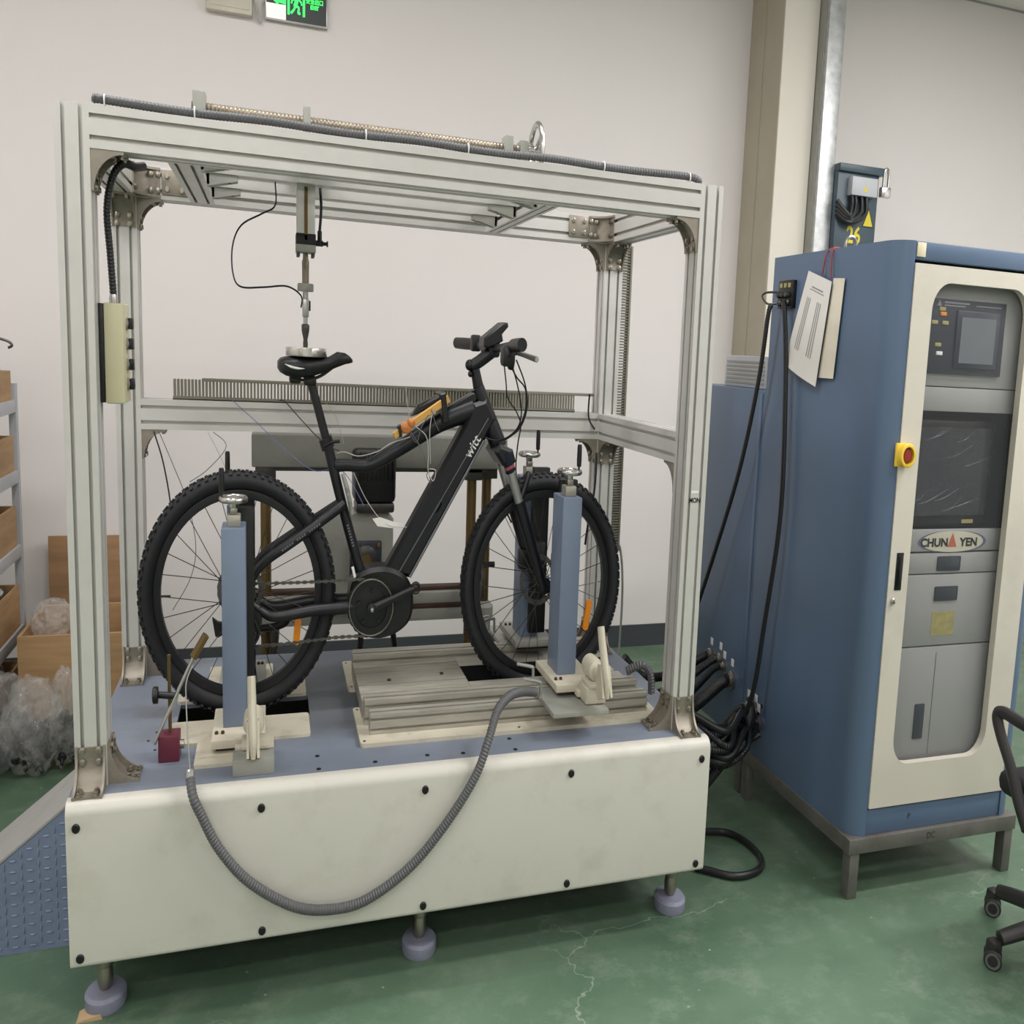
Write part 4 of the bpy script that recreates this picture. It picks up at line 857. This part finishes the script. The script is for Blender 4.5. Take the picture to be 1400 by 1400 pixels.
mb = MB(); mb.prism([(-.011, 0), (.011, 0), (0, .018)], (3.105, iy-.0108, 1.836), X_, Z_, Y_, .0006); mb.box(3.13, 3.255, iy-.0106, iy-.010, 1.845, 1.850); mb.box(3.13, 3.235, iy-.0106, iy-.010, 1.837, 1.841); mb.box(3.29, 3.42, iy-.0106, iy-.010, 1.842, 1.845); mb.build('panel_print', P('dim_print', (150, 154, 160), .5), ip, smooth=0)
ipan('blank_unit', 1.525, 1.597)
mn = MB().rbox(3.04, 3.50, iy+.03, iy+.16, 1.165, 1.50, .012).build('monitor', black, cab); MB().box(3.06, 3.48, iy+.0285, iy+.0305, 1.20, 1.475).build('screen', screen_dark, mn)
MB().box(3.36, 3.42, iy+.027, iy+.0295, 1.175, 1.187).build('sticker', gold_lbl, mn)
mb = MB(); random.seed(5)
for k in range(10):
    xa = 3.06+random.random()*.3; za = 1.18+random.random()*.27; mb.tube([(xa, iy+.022, za), (xa+.05, iy+.018, za+.012), (xa+.1+random.random()*.05, iy+.023, za+.03+random.random()*.02)], [.0003, .0011, .0003], 4, 4)
mb.build('film_creases', film('cling_film', (170, 174, 178), .22, .2), mn)
lg = ipan('name_unit', 1.092, 1.16); lx_, lz_ = 3.292, 1.122
mb = MB(); mb.prism([(.165*math.cos(a), .033*math.sin(a)) for a in [2*PI*i/36 for i in range(36)]], (lx_, iy-.0012, lz_), X_, Z_, Y_, .0012); mb.build('logo_oval', logo_bg, lg, smooth=0)
mb = MB(); R0 = [(math.cos(2*PI*i/48), math.sin(2*PI*i/48)) for i in range(48)]
for a0_, a1_ in ((14, 35), (-10, 11)):
    vs = []; fs = []
    for k in range(a0_, a1_):
        c_, s_ = R0[k % 48]; w_ = .016*math.sin(PI*(k-a0_)/(a1_-a0_-1)); vs += [(lx_+.178*c_, iy-.0016, lz_+.036*s_), (lx_+(.178-w_)*c_, iy-.0016, lz_+(.036-w_*.25)*s_)]
    for k in range(a1_-a0_-1): fs.append((2*k, 2*k+1, 2*k+3, 2*k+2))
    mb.add(vs, fs)
mb.build('logo_arcs', logo_bl, lg, smooth=0)
MB().text('CHUN', (lx_-.095, iy-.0022, lz_-.003), X_*1.35, Z_, .036, .0014).text('YEN', (lx_+.085, iy-.0022, lz_-.003), X_*1.35, Z_, .036, .0014).build('logo_lettering', black, lg, smooth=0)
mb = MB(); mb.prism([(-.024, -.016), (.024, -.016), (0, .028)], (lx_-.002, iy-.002, lz_), X_, Z_, Y_, .0006); mb.build('logo_triangle', logo_rd, lg, smooth=0)
for z0_, z1_, zc in ((1.022, 1.086, 1.053), (.79, 1.018, .957)):
    d_ = ipan('drawer', z0_, z1_); MB().rbox(3.222, 3.342, iy-.003, iy, zc-.023, zc+.023, .004).build('recessed_pull', panel_dk, d_)
MB().box(3.222, 3.34, iy-.001, iy, .822, .898).build('rating_label', gold_lbl, d_)
ld = ipan('lower_door', .40, .785); MB().rbox(3.175, 3.225, iy-.003, iy, .485, .60, .003).build('recessed_pull', panel_dk, ld); MB().box(3.262, 3.265, iy-.0008, iy, .43, .765).build('seam', steel, ld)
MB().rbox(2.945, 2.985, cy0-.003, cy0+.002, 1.966, 2.006, .001).build('paper_label', P('yellowed_label', (216, 206, 176), .7, var=.1, scale=30), cab)
mb = MB().text('P', (3.16, cy0+.003, .243), X_, Z_, .03); mb.build('pen_mark', panel_dk, cab, smooth=0)
# sockets on the cabinet side
sk = MB().rbox(2.838, 2.86, .515, .622, 1.83, 1.925, .003).build('socket_panel', black, cab)
for k in range(3): MB().rbox(2.835, 2.839, .53+k*.03, .548+k*.03, 1.90, 1.915, .001).build('label_plate', gold_lbl, sk)
mb = MB()
for k in range(3):
    mb.lathe([(.011, 0), (.012, .01), (.008, .022)], (2.838, .54+k*.03, 1.875), -X_, 12); mb.lathe([(.011, 0), (.012, .008), (.008, .014)], (2.838, .54+k*.03, 1.848), -X_, 12)
mb.build('sockets', gun, sk)
MB().tube([(2.838, .60, 1.885), (2.80, .655, 1.885), (2.79, .675, 1.87), (2.80, .64, 1.845), (2.838, .61, 1.85)], .004, 8, 5).build('wire_loop', gun, sk)
for py_, pz_ in ((.46, 1.845), (.585, .37), (.56, .405)): MB().cyl((2.8595, py_, pz_), (2.857, py_, pz_), .008, n=12).build('side_hole', black, cab)
MB().torus((3.03, .39, cz1+.03), Y_, .028, .007, 20, 8).build('lifting_eye', bolt_m, cab)

# papers on a red string
st_ = tag(MB().tube([(2.90, .30, 2.015), (2.855, .315, 2.005), (2.842, .325, 1.93)], .003, 6, 4).tube([(2.90, .30, 2.016), (2.855, .285, 2.004), (2.842, .265, 1.915)], .003, 6, 4).build('red_string', redstr), 'red string hanging over the top edge of the blue cabinet', 'string')
def sheet(c4, x, n=8, curl=.012, lines=True, label='', mat=paper):
    a, b, c, d = [Vector((x, p[0], p[1])) for p in c4]; vs = []; fs = []
    for i in range(n+1):
        for j in range(n+1):
            u, v = i/n, j/n; p = a*(1-u)*(1-v)+b*u*(1-v)+c*u*v+d*(1-u)*v; p.x -= curl*math.sin(PI*u)*v+curl*.4*v; vs.append(p)
    for i in range(n):
        for j in range(n): fs.append((i*(n+1)+j, (i+1)*(n+1)+j, (i+1)*(n+1)+j+1, i*(n+1)+j+1))
    mb = MB(); mb.add(vs, fs); mb.add([p+Vector((.0012, 0, 0)) for p in vs], [f[::-1] for f in fs])
    o = mb.build('hanging_sheet', mat); tag(o, label, 'paper')
    if lines:
        mb = MB()
        def P2(u, v): p = a*(1-u)*(1-v)+b*u*(1-v)+c*u*v+d*(1-u)*v; p.x -= curl*math.sin(PI*u)*v+curl*.4*v+.0008; return p
        def strip(u0, u1, v0, v1):
            k = 6
            for q_ in range(k):
                va, vb = v0+(v1-v0)*q_/k, v0+(v1-v0)*(q_+1)/k; mb.add([P2(u0, va), P2(u1, va), P2(u1, vb), P2(u0, vb)], [(0, 1, 2, 3)])
        strip(.3, .75, .12, .135); strip(.25, .8, .15, .16)
        for u0 in (.22, .28, .34, .62, .68, .74): strip(u0, u0+.025, .24, .78)
        mb.build('printed_lines', ink, o, smooth=0)
    return o
sheet([(.26, 1.917), (.190, 1.913), (.215, 1.603), (.31, 1.603)], 2.850, lines=False, label='paler sheet hanging behind the printed sheet on the cabinet side', mat=P('cream_sheet', (224, 216, 198), .7), curl=.004)
sheet([(.412, 1.948), (.255, 1.905), (.305, 1.573), (.535, 1.643)], 2.838, curl=.012, label='tilted printed sheet on a red string on the cabinet side')
# black cables down the cabinet side
tag(MB().tube([(2.80, .615, 1.84), (2.79, .62, 1.80), (2.79, .66, 1.58), (2.79, .77, 1.25), (2.78, .94, .89), (2.74, 1.09, .53), (2.7, 1.12, .40)], .011, 10, 8, rib=.005).build('black_cable', hose_b), 'black cable running diagonally from the sockets down behind the bench', 'cable')
tag(MB().tube([(2.815, .545, 1.85), (2.81, .52, 1.80), (2.82, .495, 1.58), (2.82, .465, 1.14), (2.80, .50, .74), (2.78, .53, .46), (2.72, .56, .33), (2.64, .6, .25)], .0115, 10, 8, rib=.005).build('black_cable', hose_b), 'black cable hanging straight down the blue cabinet side', 'cable')

# lower cabinet behind
lc_ = thing('low_blue_cabinet', 'lower blue cabinet standing behind the tall control cabinet', 'cabinet', (3.3, 1.05, 0))
MB().rbox(2.862, 3.735, .70, 1.42, .20, 1.543, .006).build('body', cab_blue, lc_); MB().rbox(2.855, 2.863, .715, .735, .22, 1.53, .001).build('door_edge', cab_blue, lc_)
for lx in (2.87, 3.67):
    for ly in (.72, 1.36): MB().rbox(lx, lx+.045, ly, ly+.045, 0, .20, .002).build('leg', steel, lc_)
hoses = [((2.862, 1.035, .46), .02), ((2.862, .945, .47), .017), ((2.862, .905, .45), .014), ((2.862, .83, .42), .028), ((2.855, .66, .37), .016), ((2.855, .60, .375), .014), ((2.855, .575, .335), .022)]
for (p, rr) in hoses:
    q = MB().lathe([(rr*1.3, 0), (rr*1.35, .012), (rr*1.1, .016), (rr*1.1, .03)], p, -X_, 14).build('hose_gland', bolt_m, lc_ if p[1] > .7 else cab)
    MB().rbox(p[0]-.002, p[0], p[1]-.012, p[1]+.012, p[2]+rr*1.5+.01, p[2]+rr*1.5+.04, .0005).build('tag_label', white_m, q)
random.seed(11)
desc = ['topmost', 'second', 'third', 'thickest', 'fifth', 'sixth', 'lowest']
ends = [(2.3, .95, .50), (2.28, .9, .42), (2.3, .8, .36), (2.25, .62, .40), (2.3, .45, .33), (2.28, .36, .30), (2.28, .30, .24)]
for i, ((p, rr), e_) in enumerate(zip(hoses, ends)):
    p = Vector(p)-X_*.025; e_ = Vector(e_); md = p.lerp(e_, .45)+Vector((0, -.04, -.06+.01*i))
    o = MB().tube([p, p+Vector((-.05, -.01, -.01)), md, md.lerp(e_, .6)+Vector((0, 0, -.05)), e_], rr, 10, 8, rib=.006 if rr > .015 else 0).build('black_hose', hose_b)
    tag(o, desc[i]+' black hose of the bundle between the blue cabinets and the bench', 'hose', 'hose bundle beside the cabinets')
random.seed(21)
for i in range(9):
    j_ = lambda a: random.uniform(-a, a)
    o = MB().tube([(2.83, .62-.012*i, .41-.012*i), (2.76, .52+j_(.04), .40-.012*i+j_(.02)), (2.66, .42+j_(.05), .33+.012*i+j_(.03)), (2.52, .36+j_(.05), .29+.015*i+j_(.03)), (2.36, .40+j_(.06), .31+.02*i), (2.22, .45+j_(.05), .34+.02*i)], .0135, 10, 8, rib=.006 if i % 2 else 0).build('black_hose', hose_b)
    tag(o, 'black hose sagging in the tangled bundle at the right side of the bench', 'hose', 'sagging hoses beside the bench')
o = MB().tube([(2.494, 0.436, 0.014), (2.594, 0.409, 0.014), (2.648, 0.34, 0.014), (2.655, 0.209, 0.014), (2.588, 0.132, 0.014), (2.468, 0.119, 0.014), (2.373, 0.179, 0.014), (2.327, 0.21, 0.014)], .013, 10, 8).build('floor_cable', hose_b); tag(o, 'black cable looping on the green floor right of the bench', 'cable')
vb = thing('vent_box', 'grey slatted ventilation box on top of the lower blue cabinet', 'vent box', (3.1, 1.02, 1.543))
MB().rbox(2.95, 3.3, .83, 1.21, 1.5435, 1.665, .004).build('casing', shelf_m, vb)
for k in range(6): MB().box(2.946, 2.951, .85, 1.19, 1.558+k*.016, 1.566+k*.016).build('slat', gpaint, vb)

# ================================================================ things on the walls
bd = thing('bus_duct', 'galvanised steel bus duct running up the wall beside the column', 'duct', (4.3, 2.3, .3))
MB().rbox(4.235, 4.365, 2.24, 2.36, .3, ZC, .004).build('housing', galv, bd); MB().box(4.225, 4.236, 2.27, 2.36, .3, ZC).build('flange', gpaint, bd)
MB().box(4.24, 4.36, 2.36, YB, 1.0, 1.05).build('wall_bracket', galv, bd); MB().box(4.24, 4.36, 2.36, YB, 3.3, 3.35).build('wall_bracket', galv, bd)
pb = thing('tap_off_box', 'dark teal electrical tap-off box numbered 26 hung on the bus duct', 'electrical box', (4.55, 2.3, 2.2))
tx0, tx1, ty = 4.368, 4.712, 2.20
MB().rbox(tx0, tx1, ty, ty+.22, 2.05, 2.66, .004).build('body', teal, pb); MB().rbox(tx0-.004, tx1+.03, ty-.02, ty+.22, 2.655, 2.695, .004).build('lid', teal, pb)
jb = MB().rbox(4.45, 4.665, ty-.05, ty, 2.535, 2.63, .004).build('terminal_box', shelf_m, pb)
MB().prism([(-.017, -.012), (.017, -.012), (0, .02)], (4.565, ty-.0512, 2.57), X_, Z_, Y_, .001).build('warning_mark', yellow, jb, smooth=0)
for k, xa in enumerate((4.47, 4.50, 4.55, 4.59)):
    MB().tube([(xa, ty-.025, 2.535), (xa+.004, ty-.03, 2.50), (xa-.012, ty-.045, 2.455-.004*k), ((xa+4.42)/2, ty-.05, 2.425-.006*k), (4.43, ty-.04, 2.44-.014*k), (4.39, ty-.02, 2.475-.018*k), (4.366, ty-.005, 2.505-.022*k)], .015, 10, 7).build('cable', hose_b, pb)
mb = MB(); mb.prism([(-.05, 0), (.05, 0), (0, .105)], (4.645, ty-.0012, 2.385), X_, Z_, Y_, .001); wt = mb.build('warning_triangle', black, pb, smooth=0)
MB().prism([(-.040, .007), (.040, .007), (0, .09)], (4.645, ty-.002, 2.385), X_, Z_, Y_, .0006).build('triangle_field', yellow, wt, smooth=0)
MB().text('26', (4.53, ty-.0015, 2.335), X_, Z_, .12, .003).build('painted_number', yellow, pb, smooth=0)
lk = thing('padlock', 'steel padlock hanging from the lid of the teal box', 'padlock', (4.75, 2.19, 2.55)); MB().rbox(4.715, 4.795, 2.165, 2.20, 2.545, 2.60, .008).build('body', chrome, lk)
MB().tube([(4.735, 2.18, 2.60), (4.735, 2.18, 2.66), (4.745, 2.18, 2.69), (4.765, 2.18, 2.69), (4.775, 2.18, 2.66), (4.775, 2.18, 2.60)], .008, 8, 4).build('shackle', chrome, lk)

ex = thing('exit_sign', 'green illuminated exit sign with running man high on the back wall', 'exit sign', (.746, YB-.03, 3.058))
MB().rbox(.564, .928, YB-.03, YB, 3.058, 3.215, .003).build('frame', silver, ex)
MB().box(.57, .922, YB-.0312, YB-.0301, 3.066, 3.209).build('face', sign_d, ex)
MB().box(.57, .683, YB-.0318, YB-.0312, 3.066, 3.13).build('white_field', sign_w, ex)
yy = YB-.0322
mb = MB(); mb.prism([(.60, 3.150), (.64, 3.178), (.64, 3.162), (.683, 3.156), (.683, 3.132), (.64, 3.138), (.64, 3.125)], (0, yy, 0), X_, Z_, Y_, .0006); mb.build('arrow', sign_g, ex, smooth=0)
mb = MB()
for bx_ in ((.692, .705, 3.092, 3.2), (.782, .795, 3.092, 3.2), (.692, .795, 3.19, 3.2)): mb.box(bx_[0], bx_[1], yy, yy+.0006, bx_[2], bx_[3])
mb.tube([(.748, yy, 3.165), (.742, yy, 3.145), (.735, yy, 3.13)], .010, 8, 3, flat=.05); mb.ball((.757, yy, 3.182), (.009, .0006, .009)); mb.tube([(.738, yy, 3.135), (.758, yy, 3.128), (.755, yy, 3.105), (.768, yy, 3.105)], .006, 6, 3, flat=.05); mb.tube([(.738, yy, 3.132), (.728, yy, 3.115), (.712, yy, 3.10)], .006, 6, 3, flat=.05)
mb.tube([(.748, yy, 3.165), (.77, yy, 3.155), (.776, yy, 3.14)], .0045, 6, 3, flat=.05); mb.tube([(.745, yy, 3.163), (.722, yy, 3.158), (.716, yy, 3.142)], .0045, 6, 3, flat=.05); mb.build('running_figure', sign_g, ex, smooth=0)
MB().text('安全出口', (.852, yy-.0002, 3.163), X_, Z_, .026, .0006).text('EXIT', (.852, yy-.0002, 3.138), X_, Z_, .024, .0012).build('sign_lettering', sign_g, ex, smooth=0)
bxw = thing('emergency_light_box', 'beige plastic box mounted high on the wall left of the exit sign', 'wall box', (.36, YB-.05, 3.055)); MB().rbox(.228, .488, YB-.05, YB, 3.055, 3.24, .008).build('case', beige_box, bxw); MB().rbox(.245, .475, YB-.053, YB-.049, 3.075, 3.23, .002).build('cover', beige_box, bxw)
MB().tube([(.488, YB-.02, 3.15), (.51, YB-.02, 3.10), (.52, YB-.02, 3.05), (.54, YB-.02, 3.05), (.545, YB-.02, 3.12), (.565, YB-.02, 3.14)], .006, 6, 6).build('lead', wire_w, bxw)

# ================================================================ shelf and crates at the left
sh = thing('storage_rack', 'grey metal storage rack at the left edge holding plywood boxes', 'rack', (-1.0, 1.75, 0))
X1, Y1r, Y2r = -.70, 1.35, 2.19
for py in (Y1r, Y2r-.035):
    for px in (X1-.035, X1-.55): MB().prism([(0, 0), (.035, 0), (.035, .035), (.032, .035), (.032, .003), (0, .003)], (px, py, 0), X_, Y_, Z_, 1.40).build('upright', shelf_m, sh)
lev = (.13, .425, .755, 1.055, 1.335)
for z in lev: MB().rbox(X1-.55, X1-.001, Y1r+.002, Y2r-.002, z-.05, z, .002).build('shelf', shelf_m, sh)
LB = ['plywood box on the lowest shelf of the grey rack', 'plywood box of loose parts on the second shelf from below', 'plywood box on the third shelf from below', 'plywood box on the fourth shelf from below', 'plywood box lying on top of the grey rack']
LP = ['lowest shelf', 'second shelf', 'third shelf', 'fourth shelf']
for i, z in enumerate(lev):
    T = thing('plywood_box', LB[i], 'box', (-.9, 1.85, z), 'plywood boxes on the rack')
    hb_ = (.15, .17, .16, .14, .115)[i]; xa, xb, ya, yb = -1.12, X1-.012, 1.52, 2.13
    MB().box(xb-.012, xb, ya, yb, z, z+hb_).build('board', plywood, T); MB().box(xa, xa+.012, ya, yb, z, z+hb_).build('board', plywood, T)
    MB().box(xa+.012, xb-.012, ya, ya+.012, z, z+hb_).build('board', plywood, T); MB().box(xa+.012, xb-.012, yb-.012, yb, z, z+hb_).build('board', plywood, T); MB().box(xa+.012, xb-.012, ya+.012, yb-.012, z, z+.01).build('bottom', plywood, T)
    if i < 4:
        random.seed(i)
        for k in range(2):
            c_ = (-.80, 1.80+k*.17, z+hb_-.045); o = MB().lathe([(.02, 0), (.045, .01), (.05, .06), (.02, .075)], c_, (random.uniform(-.4, .4), random.uniform(-.4, .4), 1), 10).build('metal_part', [bolt_m, galv][k]); tag(o, ['dull', 'bright'][k]+' metal part in the plywood box on the '+LP[i]+' of the rack', 'metal part', 'parts in the rack boxes')
o = MB().rbox(-1.05, -.735, 2.02, 2.05, 1.452, 1.645, .004).build('leaning_board', plywood); tag(o, 'plywood board standing on top of the rack box', 'board')
o = MB().tube([(-.735, 2.035, 1.575), (-.69, 2.03, 1.565), (-.672, 2.03, 1.55), (-.69, 2.03, 1.54)], .006, 6).build('metal_hook', gun); tag(o, 'small dark metal hook sticking out beside the rack top', 'hook')
mb = MB(); mb.T = Matrix.Translation((0, 2.60, .0)) @ Matrix.Rotation(-.06, 4, 'X'); mb.rbox(-.69, -.20, 0, .018, .0, .70, .001); o = mb.build('leaning_plywood_sheet', plywood2); tag(o, 'figured plywood panel leaning on the wall behind the crate', 'plywood')
cr_ = thing('plywood_crate', 'open plywood crate on the floor between rack and bench', 'crate', (-.35, 1.95, 0))
xa, xb, ya, yb, hh = -.62, -.11, 1.72, 2.22, .485
MB().box(xa, xb, ya, ya+.015, 0, hh).build('board', plywood, cr_); MB().box(xa, xb, yb-.015, yb, 0, hh).build('board', plywood, cr_); MB().box(xa, xa+.015, ya+.015, yb-.015, 0, hh).build('board', plywood, cr_); MB().box(xb-.015, xb, ya+.015, yb-.015, 0, hh).build('board', plywood, cr_); MB().box(xa, xb, ya+.015, yb-.015, 0, .012).build('bottom', plywood, cr_)
def bag(c, r, label, seed, fill=True):
    bm = bmesh.new(); bmesh.ops.create_icosphere(bm, subdivisions=5, radius=1)
    for v in bm.verts:
        d = v.co.copy(); n_ = noise.noise(d*1.7+Vector((seed, 0, 0)))*.22-abs(noise.noise(d*3.6+Vector((0, seed, 0))))*.22-abs(noise.noise(d*8+Vector((0, 0, seed))))*.13+.08
        v.co = d*(1+n_-.06)
    bm.verts.index_update()
    vs = [Vector((c[0]+v.co.x*r[0], c[1]+v.co.y*r[1], max(.003, c[2]+v.co.z*r[2]))) for v in bm.verts]; fs = [[v.index for v in f.verts] for f in bm.faces]; bm.free()
    T = thing('plastic_bag', label, 'bag', (c[0], c[1], c[2]-r[2]), 'clear plastic bags')
    MB().add(vs, fs).build('film', bag_m, T, smooth=180)
    if fill:
        random.seed(seed); mb = MB()
        for k in range(40):
            p = Vector((c[0]+random.uniform(-.55, .55)*r[0], c[1]+random.uniform(-.5, .5)*r[1], max(.03, c[2]+random.uniform(-.7, .05)*r[2]))); q = Vector((random.uniform(-1, 1), random.uniform(-1, 1), random.uniform(-1, 1))).normalized()
            mb.lathe([(.004, 0), (.02, .004), (.022, .02), (.009, .024), (.008, .045)], p, q, 9)
        tag(mb.build('contents', junk, T), kind='stuff')
bag((-.73, 1.66, .19), (.18, .13, .21), 'clear plastic bag of metal parts at the left edge on the floor', 2)
bag((-.53, 1.60, .18), (.14, .11, .19), 'clear plastic bag of dark parts leaning on the crate front', 5)
bag((-.37, 1.62, .20), (.10, .09, .20), 'clear plastic bag standing next to the left front post', 9)
bag((-.50, 1.90, .50), (.10, .10, .09), 'crumpled clear plastic bag lying in the plywood crate', 14, False)

# ================================================================ office chair at the right edge
ch = thing('office_chair', 'black office chair with looped armrests at the right edge', 'chair', (3.44, -.59, 0))
cc = Vector((3.44, -.59, 0))
for k in range(5):
    a = math.radians(96+72*k); d = Vector((math.cos(a), math.sin(a), 0)); p = cc+d*.29
    leg = MB().tube([cc+Vector((0, 0, .13)), cc+d*.14+Vector((0, 0, .115)), cc+d*.27+Vector((0, 0, .085))], [.03, .026, .022], 10, 4).build('base_leg', chair_pl, ch)
    cst = MB().rbox(p.x-.022, p.x+.022, p.y-.02, p.y+.02, .045, .082, .008).build('caster', chair_pl, leg)
    for s_ in (-.02, .02):
        ax_ = Vector((-.75, -.66, 0)).normalized(); q = p+ax_*s_+Vector((0, 0, .03))
        w_ = MB().lathe([(.01, -.010), (.026, -.010), (.03, -.007), (.03, .007), (.026, .010), (.01, .010)], q, ax_, 20).build('caster_wheel', chair_pl, cst)
        MB().lathe([(.017, 0), (.024, .0008), (.024, .0016), (.017, .0016)], q+ax_*math.copysign(.0102, s_), ax_*math.copysign(1, s_), 20, caps=False).build('wheel_ring', hose_m, w_)
MB().cyl(cc+Vector((0, 0, .12)), cc+Vector((0, 0, .44)), .028).build('gas_lift', chair_pl, ch)
MB().rbox(3.23, 3.68, -.84, -.40, .46, .535, .034, 3).build('seat', mesh_m, ch)
MB().rbox(3.22, 3.66, -.92, -.86, .62, 1.12, .025, 3).build('backrest', mesh_m, ch); MB().tube([(3.44, -.70, .45), (3.44, -.90, .46), (3.44, -.92, .72)], .025, 8, 4).build('back_bracket', chair_pl, ch)
for ax_ in (3.17, 3.71):
    MB().tube([(ax_, -.60, .44), (ax_, -.555, .50), (ax_, -.505, .585), (ax_, -.455, .655), (ax_, -.435, .70), (ax_, -.455, .718), (ax_, -.52, .715), (ax_, -.68, .70), (ax_, -.76, .66), (ax_, -.74, .56), (ax_, -.68, .45)], [.022, .02, .018, .018, .019, .018, .018, .017, .017, .02, .022], 10, 5).build('armrest', chair_pl, ch)
    MB().rbox(*sorted((ax_-.012, 3.44)), -.70, -.58, .425, .455, .006).build('arm_mount', chair_pl, ch)
